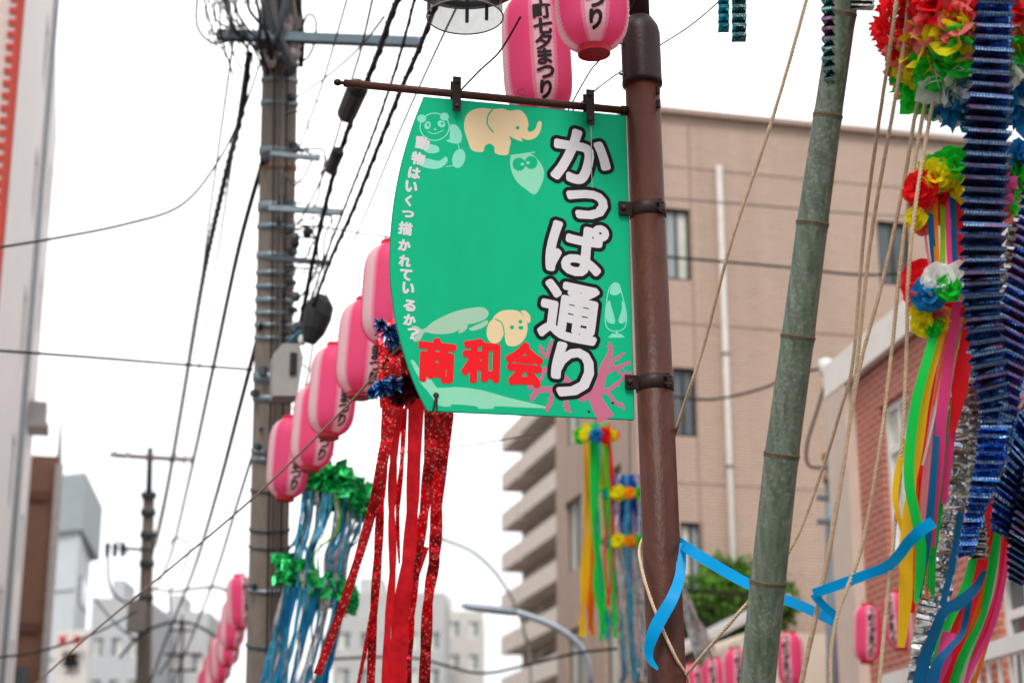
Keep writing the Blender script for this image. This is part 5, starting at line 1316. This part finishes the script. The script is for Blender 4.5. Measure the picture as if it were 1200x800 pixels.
flower(k2, W(1120, 196, 6.0), -FW + Vector((-.3, 0, .2)), SZ(22, KD), 'green'); flower(k2, W(1100, 206, 6.0), -FW + Vector((-.5, 0, 0)), SZ(21, KD), 'yellow'); flower(k2, W(1079, 222, 6.02), -FW - RT, SZ(20, KD), 'red'); flower(k2, W(1074, 255, 6.02), -FW - RT, SZ(14, KD), 'yellow'); flower(k2, W(1082, 265, 6.05), -FW - RT, SZ(12, KD), 'coral'); flower(k2, W(1194, 205, 6.05), -FW + RT, SZ(22, KD), 'green'); flower(k2, W(1192, 182, 6.05), -FW + RT, SZ(22, KD), 'blue')
MB().lathe([(SZ(40, KD), -.01), (SZ(43, KD), 0), (SZ(40, KD), .01), (SZ(37, KD), 0), (SZ(40, KD), -.01)], 24, w1).build('hoop', M_rope, k2, True)
w2 = W(1116, 344, 6.05)
k3 = thing('paper_flower_wreath', 'lower paper flower wreath with blue and white petals half behind the navy foil', 'decoration', w2 - Vector((0, 0, .14)), 'paper flower wreaths')
for px, py, d, col, rp in ((1082, 338, 5.98, 'red', 27), (1090, 346, 5.9, 'blue', 21), (1101, 330, 5.88, 'white', 20), (1112, 340, 5.86, 'green', 17), (1124, 330, 5.95, 'white', 22), (1140, 346, 6.05, 'red', 25), (1090, 372, 5.98, 'coral', 19), (1082, 380, 5.95, 'yellow', 13), (1100, 380, 5.98, 'yellow', 13), (1093, 386, 5.93, 'green', 9), (1080, 366, 5.95, 'yellow', 12), (1076, 322, 6.08, 'red', 18), (1130, 372, 6.05, 'yellow', 17), (1112, 366, 6.1, 'red', 20)):
    flower(k3, W(px, py, d), -FW + RT * (px - 1116) * .012 + Vector((0, 0, (344 - py) * .012)), SZ(rp, d), col)
MB().lathe([(SZ(30, KD), -.01), (SZ(33, KD), 0), (SZ(30, KD), .01), (SZ(27, KD), 0), (SZ(30, KD), -.01)], 24, w2).build('hoop', M_rope, k3, True)

# long paper ribbons hanging from the two wreaths: one bundle, each ribbon a part
RIB = {'green': paper('ribbon_green', (.015, .68, .09, 1), .4, .06, 3, .5), 'amber': paper('ribbon_amber', (.95, .56, .02, 1), .4, .06, 3, .5), 'red': paper('ribbon_red', (.98, .025, .035, 1), .4, .06, 3, .5), 'pink': paper('ribbon_pink', (.98, .08, .32, 1), .4, .06, 3, .5),
       'palepink': paper('ribbon_pale_pink', (.95, .36, .5, 1), .4, .06, 3, .5), 'blue': paper('ribbon_blue', (.006, .11, .26, 1), .25, .06, 3, .5), 'white': paper('ribbon_white', (.8, .78, .76, 1), .4, .04, 3, .5), 'orange': paper('ribbon_orange', (.98, .26, .02, 1), .4, .06, 3, .5), 'peach': paper('ribbon_peach', (.85, .5, .36, 1), .4, .06, 3, .5), 'lime': paper('ribbon_lime', (.3, .7, .03, 1), .4, .06, 3, .5)}
st = thing('paper_streamers', 'bundle of long rainbow paper ribbons falling from the flower wreaths', 'streamers', W(1075, 800, 6.0))
ribs = [('orange', [(1096, 225, 6.02), (1097, 280, 6.0), (1099, 330, 5.98)], 6), ('blue', [(1116, 225, 6.0), (1118, 280, 6.0), (1119, 330, 5.98)], 7), ('red', [(1124, 225, 6.02), (1125, 290, 6.02), (1126, 380, 6.0)], 8), ('lime', [(1104, 225, 6.03), (1105, 280, 6.02), (1104, 330, 6.0)], 6), ('pink', [(1111, 225, 6.01), (1112, 290, 6.0), (1116, 340, 5.98)], 6), ('blue', [(1090, 250, 6.0), (1093, 290, 6.0), (1098, 325, 6.0)], 7), ('palepink', [(1082, 240, 6.05), (1086, 290, 6.04), (1094, 330, 6.02)], 3),
        ('green', [(1104, 360, 5.97), (1087, 420, 5.9), (1074, 470, 5.88), (1066, 530, 5.87), (1066, 570, 5.87, 20), (1074, 610, 5.87, 30), (1079, 640, 5.88, 10), (1078, 672, 5.9), (1073, 706, 5.92, 40)], [10, 11, 12, 12, 13, 13, 13, 11, 5]),
        ('amber', [(1112, 360, 6.0), (1096, 410, 5.94), (1083, 460, 5.92), (1076, 510, 5.92), (1070, 560, 5.93, 50), (1065, 600, 5.93, 20), (1062, 650, 5.93), (1061, 700, 5.94), (1056, 758, 5.96)], [10, 13, 15, 15, 13, 14, 16, 16, 8]),
        ('amber', [(1062, 515, 6.0), (1053, 550, 5.99), (1049, 580, 5.98, 20), (1053, 605, 5.97, 40), (1061, 630, 5.96, 50), (1064, 655, 5.96, 30)], [7, 8, 8, 8, 9, 9]),
        ('orange', [(1116, 370, 6.02), (1106, 430, 5.98), (1094, 490, 5.98), (1086, 550, 5.98), (1078, 620, 5.99), (1070, 690, 6.0)], [8, 9, 9, 9, 9, 5]),
        ('palepink', [(1108, 380, 6.01), (1098, 450, 5.99), (1090, 510, 5.97), (1084, 570, 5.97), (1080, 640, 5.98), (1074, 700, 6.0)], [4, 5, 7, 8, 7, 5]),
        ('white', [(1112, 400, 5.99), (1100, 460, 5.97), (1092, 500, 5.95), (1081, 545, 5.95)], [3, 3, 3, 3]),
        ('pink', [(1122, 350, 5.96), (1112, 420, 5.94), (1104, 480, 5.93), (1100, 540, 5.94), (1094, 600, 5.95), (1092, 640, 5.97, 30)], [10, 12, 13, 12, 10, 8]),
        ('lime', [(1112, 440, 6.04), (1098, 510, 6.02), (1092, 580, 6.0), (1088, 650, 6.0)], [6, 7, 7, 6]),
        ('peach', [(1120, 400, 6.05), (1108, 470, 6.04), (1102, 530, 6.03), (1096, 600, 6.03)], [8, 9, 9, 9]),
        ('green', [(1118, 470, 6.02), (1110, 520, 6.0), (1102, 580, 6.0), (1094, 640, 6.0), (1088, 690, 6.0)], [8, 10, 10, 9, 5]),
        ('blue', [(1100, 470, 5.98), (1096, 530, 5.92), (1092, 580, 5.9), (1087, 630, 5.9), (1080, 670, 5.91), (1076, 700, 5.93)], [7, 8, 9, 10, 10, 6]),
        ('pink', [(1132, 380, 6.0), (1122, 450, 5.98), (1114, 520, 5.97), (1106, 590, 5.98)], [8, 9, 9, 7]),
        ('red', [(1136, 380, 6.0), (1130, 420, 5.97), (1124, 460, 5.96), (1116, 510, 5.96)], [10, 18, 18, 3]),
        # lower right bundle
        ('red', [(1162, 520, 6.1), (1160, 580, 6.1), (1152, 640, 6.1), (1136, 700, 6.08), (1118, 760, 6.06), (1104, 830, 6.05)], [14, 18, 18, 20, 18, 14]),
        ('green', [(1150, 560, 6.12), (1146, 620, 6.1), (1134, 680, 6.09), (1116, 720, 6.06, 30), (1100, 760, 6.05, 40), (1088, 820, 6.05)], [8, 9, 10, 11, 10, 8]),
        ('green', [(1174, 580, 6.1), (1168, 650, 6.08), (1152, 720, 6.06), (1128, 770, 6.04, 20), (1108, 830, 6.04)], [4, 5, 7, 11, 9]),
        ('orange', [(1168, 600, 6.14), (1158, 660, 6.12), (1146, 710, 6.1), (1128, 760, 6.08), (1106, 820, 6.06)], [9, 10, 12, 13, 12]),
        ('peach', [(1158, 600, 6.16), (1148, 670, 6.15), (1136, 730, 6.14), (1120, 800, 6.14)], [8, 9, 9, 9]),
        ('white', [(1172, 620, 6.1), (1166, 680, 6.08), (1150, 730, 6.07, 40), (1134, 770, 6.06), (1120, 830, 6.06)], [3, 4, 7, 6, 5]),
        ('pink', [(1182, 640, 6.12), (1174, 690, 6.1), (1160, 740, 6.08, 40), (1134, 790, 6.06), (1122, 830, 6.06)], [5, 6, 8, 8, 7]),
        ('red', [(1178, 630, 6.15), (1166, 690, 6.13), (1152, 740, 6.12), (1124, 790, 6.1), (1112, 830, 6.1)], [9, 11, 12, 13, 10]),
        ('blue', [(1154, 668, 6.0, 40), (1142, 690, 5.98, 20), (1124, 706, 5.98), (1106, 716, 5.98), (1094, 744, 5.99), (1082, 778, 6.0), (1072, 830, 6.0)], [6, 12, 15, 12, 12, 15, 16]),
        ('blue', [(1136, 700, 6.03), (1128, 740, 6.0, 20), (1112, 760, 5.98, 30), (1098, 780, 5.97), (1086, 830, 5.97)], [8, 8, 9, 12, 16]),
        ('pink', [(1112, 740, 6.02), (1106, 770, 6.0), (1096, 800, 6.0), (1088, 840, 6.0)], [16, 18, 14, 10]), ('blue', [(1126, 600, 6.05), (1116, 660, 6.02), (1104, 710, 6.0)], [7, 8, 7]),
        ('peach', [(1190, 625, 6.2), (1176, 680, 6.2), (1158, 740, 6.2), (1140, 790, 6.2)], [1, 1.2, 1.2, 1]), ('palepink', [(1186, 640, 6.2), (1172, 700, 6.2), (1150, 760, 6.2), (1124, 830, 6.2)], [2, 2.5, 2.5, 2])]
xr = random.Random(3)
for k in range(16):
    x0 = xr.uniform(1100, 1130); x2 = xr.uniform(1064, 1100); dd = xr.uniform(5.98, 6.12); yb = xr.uniform(610, 720)
    ribs.append((xr.choice(['pink', 'palepink', 'white', 'lime', 'orange', 'red', 'amber', 'green', 'pink']), [(x0, 372, dd), (x0 * .7 + x2 * .3 - 4, 440, dd, xr.uniform(-40, 40)), (x0 * .4 + x2 * .6 - 3, 520, dd, xr.uniform(-40, 40)), (x2 + xr.uniform(-4, 4), 600, dd, xr.uniform(-50, 50)), (x2 - 4, yb, dd, xr.uniform(-60, 60))], [xr.uniform(3, 7) for _ in range(5)]))
for k in range(14):
    x0 = xr.uniform(1140, 1186); dd = xr.uniform(6.06, 6.2)
    ribs.append((xr.choice(['pink', 'palepink', 'white', 'red', 'orange', 'peach', 'pink', 'green', 'red']), [(x0, xr.uniform(560, 640), dd), (x0 - 8, 680, dd, xr.uniform(-40, 40)), (x0 - 26 + xr.uniform(-6, 6), 740, dd, xr.uniform(-50, 50)), (x0 - 58 + xr.uniform(-10, 10), 835, dd, xr.uniform(-50, 50))], [xr.uniform(2.5, 8) for _ in range(4)]))
for col, pts, w in ribs: strip(MB(), pts, w, n=8).build('ribbon', RIB[col], st, True)

# pleated foil garlands
M_navy = foil('navy_dot_foil', (.11, .23, .48, 1), (.7, .16, .2, 1), (.55, .68, .85, 1), .0125, .2, .12, 18, .3)
M_blue = foil('blue_sparkle_foil', (.05, .22, .62, 1), True, (.6, .75, .95, 1), .012, .22, .35, 40, .3)
M_teal = foil('teal_foil', (.05, .32, .38, 1), None, rough=.28, crinkle=.3)
M_holo = foil('holographic_foil', (.12, .17, .26, 1), (.5, .12, .3, 1), (.3, .6, .5, 1), .01, .2, .3, 30, .36)
def garland(name, label, cat, pts, wpx, per, m, group, ampk=.42, sidem=None, skew=0.0, rough_=0.0, facing=0.0):
    """paper spring: two strips folded over each other; pts (px, py, depth); per = pleat height in px"""
    ctr0 = smooth_path([W(*p[:3]) for p in pts], 16)
    seg = [0.0]
    for a, b in zip(ctr0, ctr0[1:]): seg.append(seg[-1] + (b - a).length)
    d0 = sum(p[2] for p in pts) / len(pts); step = SZ(per, d0); N = int(seg[-1] / step); L = seg[-1]
    def at(s):
        s = max(0, min(L - 1e-6, s)); j = 0
        lo, hi = 0, len(seg) - 2
        while lo < hi:
            md = (lo + hi + 1) // 2
            if seg[md] <= s: lo = md
            else: hi = md - 1
        t = (s - seg[lo]) / max(1e-9, seg[lo + 1] - seg[lo]); p = ctr0[lo].lerp(ctr0[lo + 1], t)
        tt = (ctr0[lo + 1] - ctr0[lo]).normalized(); f = s / L * (len(pts) - 1); k = min(int(f), len(pts) - 2)
        w = wpx if not isinstance(wpx, (list, tuple)) else wpx[k] + (wpx[k + 1] - wpx[k]) * (f - k)
        return p, tt, SZ(w, d0)
    lo_ = min(ctr0, key=lambda p: p.z)
    o = thing(name, label, cat, lo_, group)
    A, B = MB(), MB(); P1, P2 = [], []; r_ = random.Random(len(label))
    vsA, uvA, vsB, uvB = [], [], [], []
    for i in range(N):
        for j, (fr, out) in enumerate(((0.0, 1.0), (.30, 1.0), (.84, -1.0), (.9, -1.0))):
            s = (i + fr) * step; p, t, w = at(s)
            u = (t.cross(-FW)); u.normalize(); u = u if u.dot(RT) > 0 else -u
            u = (Matrix.Rotation(R_(facing), 3, t) @ u)
            v = u.cross(t); v = v if v.dot(FW) < 0 else -v
            if skew: u = (u + t * skew).normalized()
            amp = w * ampk * .5; jit = rough_ * w
            q = p + v * amp * out + Vector((r_.uniform(-1, 1), r_.uniform(-1, 1), r_.uniform(-1, 1))) * jit
            wj = w * (1 + rough_ * r_.uniform(-1, 1))
            vsA += [q - u * wj / 2, q + u * wj / 2]; uvA += [(0, s), (wj, s)]
            if j in (0, 2):
                q2 = p + u * (w * .495 if j == 0 else -w * .495) + t * (step * .2)
                vsB += [q2 - v * amp, q2 + v * amp]; uvB += [(0, s), (2 * amp, s)]
    nA, nB = len(vsA) // 2, len(vsB) // 2
    A.add(vsA, [(2 * i, 2 * i + 1, 2 * i + 3, 2 * i + 2) for i in range(nA - 1)], uvA)
    B.add(vsB, [(2 * i, 2 * i + 1, 2 * i + 3, 2 * i + 2) for i in range(nB - 1)], uvB)
    A.build('front_strip', m, o); B.build('side_strip', sidem or m, o)
    return o
GG = 'pleated foil garlands'
garland('foil_garland', 'long navy dotted foil garland hanging straight down in front of the flower ball', 'garland', [(1166, -40, 5.65), (1163, 60, 5.66), (1156, 180, 5.67), (1151, 300, 5.68), (1153, 380, 5.7), (1160, 440, 5.72), (1166, 480, 5.74), (1164, 520, 5.76)], [46, 46, 52, 56, 54, 48, 42, 36], 13.6, M_navy, GG, .3, facing=-8, rough_=.012)
garland('foil_garland', 'navy foil garland slanting in from the picture edge to the sparkling knot', 'garland', [(1226, 180, 5.85), (1212, 280, 5.82), (1198, 350, 5.8), (1186, 410, 5.78), (1176, 470, 5.76), (1168, 520, 5.75), (1160, 556, 5.74)], [44, 46, 46, 46, 42, 38, 30], 12, M_navy, GG, .28, skew=.25)
garland('foil_garland', 'sparkling blue foil tail crumpled below the long navy garland', 'garland', [(1166, 500, 5.7), (1160, 536, 5.68), (1152, 570, 5.68), (1142, 604, 5.7), (1136, 630, 5.72), (1130, 656, 5.74)], [36, 36, 30, 24, 22, 20], 10, M_blue, GG, .35, rough_=.05, skew=-.2)
garland('foil_garland', 'bright blue foil garland bending across the lower right picture edge', 'garland', [(1226, 470, 5.9), (1204, 510, 5.88), (1188, 550, 5.86), (1178, 590, 5.86), (1170, 630, 5.88)], [46, 44, 42, 36, 24], 8.5, M_blue, GG, .3, rough_=.04, skew=.45)
garland('foil_garland', 'dark navy foil end with jagged edge at the lower right', 'garland', [(1216, 560, 5.8), (1204, 600, 5.8), (1196, 640, 5.82), (1190, 686, 5.84)], [46, 40, 36, 20], 8, M_navy, GG, .5, rough_=.04, skew=.5)
garland('foil_garland', 'silver foil garland behind the navy one at the right edge', 'garland', [(1206, 225, 6.3), (1198, 280, 6.3), (1192, 340, 6.3), (1190, 400, 6.3)], [36, 38, 38, 34], 11, M_silver, GG, .25, rough_=.02)
garland('foil_garland', 'wide silver foil garland falling behind the rainbow ribbons', 'garland', [(1138, 420, 6.22), (1130, 470, 6.2), (1124, 520, 6.18), (1114, 580, 6.16), (1108, 630, 6.14), (1098, 690, 6.12), (1086, 750, 6.1), (1074, 830, 6.1)], [36, 40, 42, 38, 36, 34, 32, 30], 17, M_silver, GG, .2, rough_=.03, facing=10)
garland('foil_garland', 'thin silver foil strip with pointed edge beside the crumpled blue tail', 'garland', [(1140, 450, 6.0), (1142, 520, 5.98), (1139, 570, 5.96), (1148, 620, 5.96), (1146, 660, 5.96)], [12, 14, 14, 16, 22], 9, M_silver, GG, .6)
garland('foil_garland', 'teal and grey foil garland end hanging from above beside the bamboo', 'garland', [(866, -60, 6.4), (866, -20, 6.4), (866, 20, 6.4), (866, 56, 6.4)], [17, 17, 17, 17], 11, M_holo, GG, .5, sidem=M_teal)
garland('foil_garland', 'shorter teal foil garland end left of its twin above the bamboo', 'garland', [(848, -60, 6.5), (848, -10, 6.5), (848, 44, 6.5)], [13, 13, 13], 11, M_teal, GG, .5)
garland('foil_garland', 'narrow zigzag holographic foil chain lying along the bamboo top', 'garland', [(968, -60, 5.85), (970, -10, 5.85), (971, 40, 5.85), (971, 80, 5.86), (977, 112, 5.88)], [13, 13, 13, 13, 10], 11.5, M_holo, GG, .9, facing=35)
garland('foil_garland', 'small silver foil end at the top edge right of the bamboo', 'garland', [(1012, -60, 5.9), (1011, -20, 5.9), (1010, 15, 5.9)], [28, 28, 28], 6, M_silver, GG, .4, sidem=M_holo)

# red foil streamers behind the banner with blue tinsel pompoms
M_redf = foil('red_dot_foil', (.95, .022, .03, 1), True, (.98, .30, .26, 1), .03, .2, 1.0, 14, .2, rnd=.95)
M_redh = paper('red_film', (.8, .02, .03, 1), .5, .25, 14, .3)
M_redg = foil('red_ribbed_foil', (.62, .035, .04, 1), None, rough=.26, crinkle=1.0, bscale=10)
rs = thing('foil_streamers', 'bunch of long red foil streamers hanging behind the left banner edge', 'streamers', W(470, 800, 10.2))
RD = 10.2
reds = [([(462, 375, 10.1), (464, 420, 10.0), (468, 470, 10.0)], [18, 26, 34], 0), ([(478, 380, 10.15), (488, 430, 10.1), (492, 478, 10.05)], [20, 24, 30], 1), ([(452, 380, 10.2), (455, 430, 10.1), (456, 478, 10.05)], [12, 20, 18], 0),
        ([(462, 465, 10), (452, 520, 10, 20), (438, 590, 10, -20), (418, 660, 10, 25), (398, 720, 10, -15), (372, 790, 10, 10)], [14, 12, 10, 9, 9, 8], 0),
        ([(455, 470, 10.1), (450, 530, 10.1, 40), (446, 590, 10.1, -40), (443, 650, 10.1, 30), (438, 720, 10.1, -40), (433, 830, 10.1, 30)], [12, 10, 9, 9, 9, 8], 0),
        ([(466, 470, 10.05), (461, 540, 10.05, -45), (459, 600, 10.05, 40), (460, 670, 10.05, -40), (454, 740, 10.05, 40), (450, 830, 10.05, -30)], [13, 10, 8, 8, 8, 7], 1),
        ([(488, 470, 10.0), (485, 540, 10.0, 20), (483, 600, 10.0, -30), (478, 660, 10.0, 30), (470, 715, 10.0, -25), (468, 770, 10.0, 30), (466, 830, 10.0)], [16, 14, 13, 14, 17, 18, 16], 1),
        ([(506, 478, 10.1), (503, 540, 10.1, -35), (497, 600, 10.1, 35), (487, 660, 10.1, -30), (480, 720, 10.1, 35), (476, 770, 10.1, -30), (475, 830, 10.1)], [15, 13, 11, 11, 12, 13, 12], 0),
        ([(522, 480, 10.2), (518, 530, 10.2, -30), (513, 590, 10.2, 40), (510, 650, 10.2, -40), (502, 700, 10.2, 40), (499, 760, 10.2, -30), (496, 830, 10.2)], [16, 14, 11, 12, 11, 12, 12], 0),
        ([(513, 482, 10.25), (512, 550, 10.25, 50), (507, 620, 10.25, -40), (506, 690, 10.25, 50), (497, 740, 10.25)], [9, 8, 7, 8, 3], 1),
        ([(498, 640, 10.3), (488, 670, 10.3, 30), (474, 710, 10.3, -30), (462, 750, 10.3, 20), (458, 830, 10.3)], [8, 9, 9, 8, 7], 1), ([(446, 640, 10.2), (440, 690, 10.2, 30), (432, 740, 10.2), (418, 810, 10.2)], [3, 4, 5, 3], 0),
        ([(528, 484, 10.22), (523, 530, 10.22, 40), (515, 590, 10.22), (507, 660, 10.22, 40), (496, 712, 10.22)], [7, 7, 6, 5, 2], 0), ([(474, 478, 10.2), (471, 540, 10.2, 50), (466, 600, 10.2, -40), (468, 660, 10.2, 40)], [6, 6, 5, 2], 0)]
for pts, w, k in reds: strip(MB(), pts, [x * 1.2 for x in w], n=10).build('streamer', M_redh if k else M_redf, rs, True)
MB().tube([W(468, 392, 9.98), W(472, 380, 10.0), W(480, 390, 9.87)], .006, 6).build('hanging_cord', M_cable, rs)
M_btin = foil('blue_tinsel', (.08, .26, .5, 1), None, rough=.25, crinkle=.1)
def pompom(parent, c, r, n_, m, name, lw=.014):
    g = MB()
    for _ in range(n_):
        d = Vector((rng.gauss(0, 1), rng.gauss(0, 1), rng.gauss(0, .8))).normalized(); e = d.orthogonal().normalized(); e.rotate(Matrix.Rotation(rng.random() * 6.28, 3, d)); l = r * rng.uniform(.7, 1.1)
        p1 = c + d * l * .5 + e * .004; p2 = c + d * l + Vector((0, 0, -l * .15))
        g.add([c - e * lw * .3, c + e * lw * .3, p1 + e * lw / 2, p1 - e * lw / 2, p2 + e * lw * .3, p2 - e * lw * .3], [(0, 1, 2, 3), (3, 2, 4, 5)])
    return g.build(name, m, parent)
for px, py, r in ((456, 388, 16), (446, 380, 10), (462, 398, 12), (450, 454, 14), (462, 450, 13), (438, 460, 10)): pompom(rs, W(px, py, 9.95), SZ(r, 10), 90, M_btin, 'tinsel_pompom')
for px, py in ((478, 448), (468, 462), (484, 458)): pompom(rs, W(px, py, 9.98), SZ(15, 10), 60, mat('dark_red_tinsel', srgb(110, 24, 34), .3, .7), 'tinsel_pompom', .03)

# green and blue tassel by the concrete pole
TD_ = 15.4
gt = thing('foil_tassel', 'blue and silver foil tassel with two green tinsel rings before the concrete pole', 'decoration', W(370, 800, TD_))
M_gtin = foil('green_tinsel', (.015, .5, .12, 1), None, rough=.3, crinkle=.2, metal=.5)
def tinsel_ring(parent, cx, cy, rx, d, n_, m, sz):
    g = MB(); c = W(cx, cy, d); R0 = SZ(rx, d)
    for _ in range(n_):
        a = rng.uniform(0, 6.28); b = rng.uniform(0, 6.28); p = c + Vector((math.cos(a) * R0, math.sin(a) * R0 * .8, -.12 * math.cos(a))) + Vector((math.cos(b) * sz * .5, math.sin(b) * sz * .5, rng.uniform(-1, 1) * sz * .9))
        nn2 = Vector((rng.gauss(0, 1), rng.gauss(0, 1), rng.gauss(0, 1))).normalized(); e = nn2.orthogonal().normalized(); f2 = nn2.cross(e); l = sz * rng.uniform(.5, 1.1)
        g.add([p - e * l * .6, p + f2 * l * .5 + nn2 * l * .25, p + e * l * .6, p - f2 * l * .5 + nn2 * l * .25], [(0, 1, 2), (0, 2, 3)])
    return g.build('tinsel_ring', m, parent)
tinsel_ring(gt, 390, 570, 36, TD_, 420, M_gtin, .14); tinsel_ring(gt, 370, 684, 38, TD_, 260, M_gtin, .12)
M_bluef = foil('steel_blue_foil', (.12, .5, .75, 1), None, rough=.3, crinkle=.4, bscale=12)
M_cyan = paper('cyan_film', (.02, .30, .58, 1), .5, .15, 6, .3)
M_palef = foil('pale_silver_foil', (.8, .84, .86, 1), None, rough=.25, crinkle=.5, bscale=12)
M_rbow = foil('blue_bright_foil', (.1, .52, .85, 1), None, rough=.3, crinkle=.4, bscale=12)
for k in range(46):
    a = 6.2832 * k / 46 + rng.uniform(-.1, .1); x = 390 + 34 * math.cos(a); d = TD_ + .22 * math.sin(a); x2 = x - 18 - 6 * math.cos(a) + rng.uniform(-8, 8)
    strip(MB(), [(x, 574, d), (x - 4 + rng.uniform(-7, 7), 600 + rng.uniform(0, 30), d, rng.uniform(-80, 80)), (x2 + rng.uniform(-6, 6), 650, d, rng.uniform(-80, 80)), (x2, 690, d, rng.uniform(-60, 60))], [rng.uniform(2, 5) for _ in range(4)], n=5).build('streamer', rng.choice([M_bluef, M_palef, M_cyan, M_rbow, M_cyan, M_palef, RIB['lime'] if k % 3 == 0 else M_bluef]), gt, True)
for k in range(46):
    a = 6.2832 * k / 46; x = 368 + 34 * math.cos(a); d = TD_ + .22 * math.sin(a); x2 = x - 32 + rng.uniform(-14, 14)
    strip(MB(), [(x, 688, d), (x - 8 + rng.uniform(-6, 6), 730, d, rng.uniform(-80, 80)), (x - 18 + rng.uniform(-6, 6), 775, d, rng.uniform(-80, 80)), (x2, 840, d, rng.uniform(-60, 60))], [rng.uniform(2.5, 6) for _ in range(4)], n=5).build('streamer', rng.choice([M_bluef, M_palef, M_cyan, M_rbow, M_cyan]), gt, True)
MB().tube([W(388, 568, TD_), W(384, 530, TD_ - .2), W(376, 470, 14.6)], .006, 6).build('hanging_cord', M_cable2, gt)

# rainbow tassels in the background, between banner and lamp pole
ND = 21.0
def far_tassel(label, cx, top, ring_ys, rx, low_, cols, ringcols, body=None):
    t = thing('ribbon_tassel', label, 'decoration', W(cx, low_, ND), 'far ribbon tassels')
    for ry, rr in ring_ys:
        n_ = 12
        for k in range(n_):
            a = 6.2832 * k / n_; p = W(cx + rr * math.cos(a), ry, ND + .35 * math.sin(a))
            flower(t, p, Vector((math.cos(a), math.sin(a), 0)), SZ(9, ND), ringcols[k % len(ringcols)])
    n_ = len(cols)
    for k, (col, x0, x1, x2, yb, w) in enumerate(cols):
        d = ND + .3 * math.sin(k * 2.1)
        for q_ in range(3):
            sw_ = lambda a: rng.uniform(-a, a)
            strip(MB(), [(x0 + sw_(3), top, d + .05 * q_), (x0 * .6 + x1 * .4 + sw_(4), top + (yb - top) * .25, d, sw_(60)), (x1 + sw_(5), (top + yb) / 2, d, sw_(60)), (x1 * .5 + x2 * .5 + sw_(6), top + (yb - top) * .76, d, sw_(60)), (x2 + sw_(6), yb + sw_(10), d, sw_(40))], w * .62, n=6).build('ribbon', col, t, True)
    MB().tube([W(cx, top + 4, ND), W(cx, top - 200, ND), W(cx + 4, -200, ND)], .008, 6).build('hanging_cord', M_cable2, t)
    return t
far_tassel('rainbow ribbon tassel with one flower ring below the banner corner', 698, 496, ((510, 20),), 20, 748,
           [(RIB['amber'], 687, 688, 683, 738, 7), (RIB['orange'], 692, 690, 690, 745, 9), (RIB['green'], 696, 698, 706, 745, 8), (paper('ribbon_cyan', (.03, .55, .55, 1), .4, .06, 3, .5), 699, 700, 713, 740, 8), (RIB['lime'], 705, 712, 732, 752, 9), (RIB['green'], 708, 716, 726, 750, 6), (RIB['palepink'], 712, 718, 722, 742, 5), (RIB['amber'], 702, 708, 720, 735, 5), (RIB['red'], 713, 716, 712, 700, 4)], ['red', 'green', 'yellow', 'blue', 'red', 'yellow'])
far_tassel('blue tassel with two rainbow flower rings half behind the lamp pole', 738, 556, ((578, 26), (634, 26)), 26, 800,
           [(RIB['pink'], 712, 722, 735, 580, 6), (RIB['orange'], 716, 714, 712, 575, 7)] + [(paper('royal_film', (.01, .10, .55, 1), .45, .2, 8, .4), 718 + 3.6 * k, 719 + 3.6 * k, 720 + 3.5 * k, 636, 7) for k in range(11)] + [(M_palef if k % 2 else M_bluef, 720 + 3.6 * k, 724 + 3.6 * k, 728 + 4 * k, 790, 6) for k in range(10)], ['yellow', 'orange', 'green', 'blue', 'red', 'yellow', 'green', 'blue'])
gsx = [(810, 690), (818, 712), (806, 720), (826, 742)]
fs_ = thing('foil_tassel', 'crumpled silver foil strips hanging between lamp pole and lean-to roof', 'decoration', W(822, 780, 18))
for k in range(9):
    x = 800 + 2.4 * k
    strip(MB(), [(x - 8, 668 + 5 * k, 18), (x - 2, 700 + 3 * k, 18, rng.uniform(-60, 60)), (x + 6, 735, 18, rng.uniform(-60, 60)), (x + 18, 765 + rng.uniform(-6, 12), 18, rng.uniform(-60, 60))], [rng.uniform(2, 5) for _ in range(4)], n=6).build('streamer', M_palef, fs_, True)
MB().tube([W(792, 672, 18), W(782, 640, 18), W(770, 560, 18.2)], .005, 6).build('hanging_cord', M_cable2, fs_)
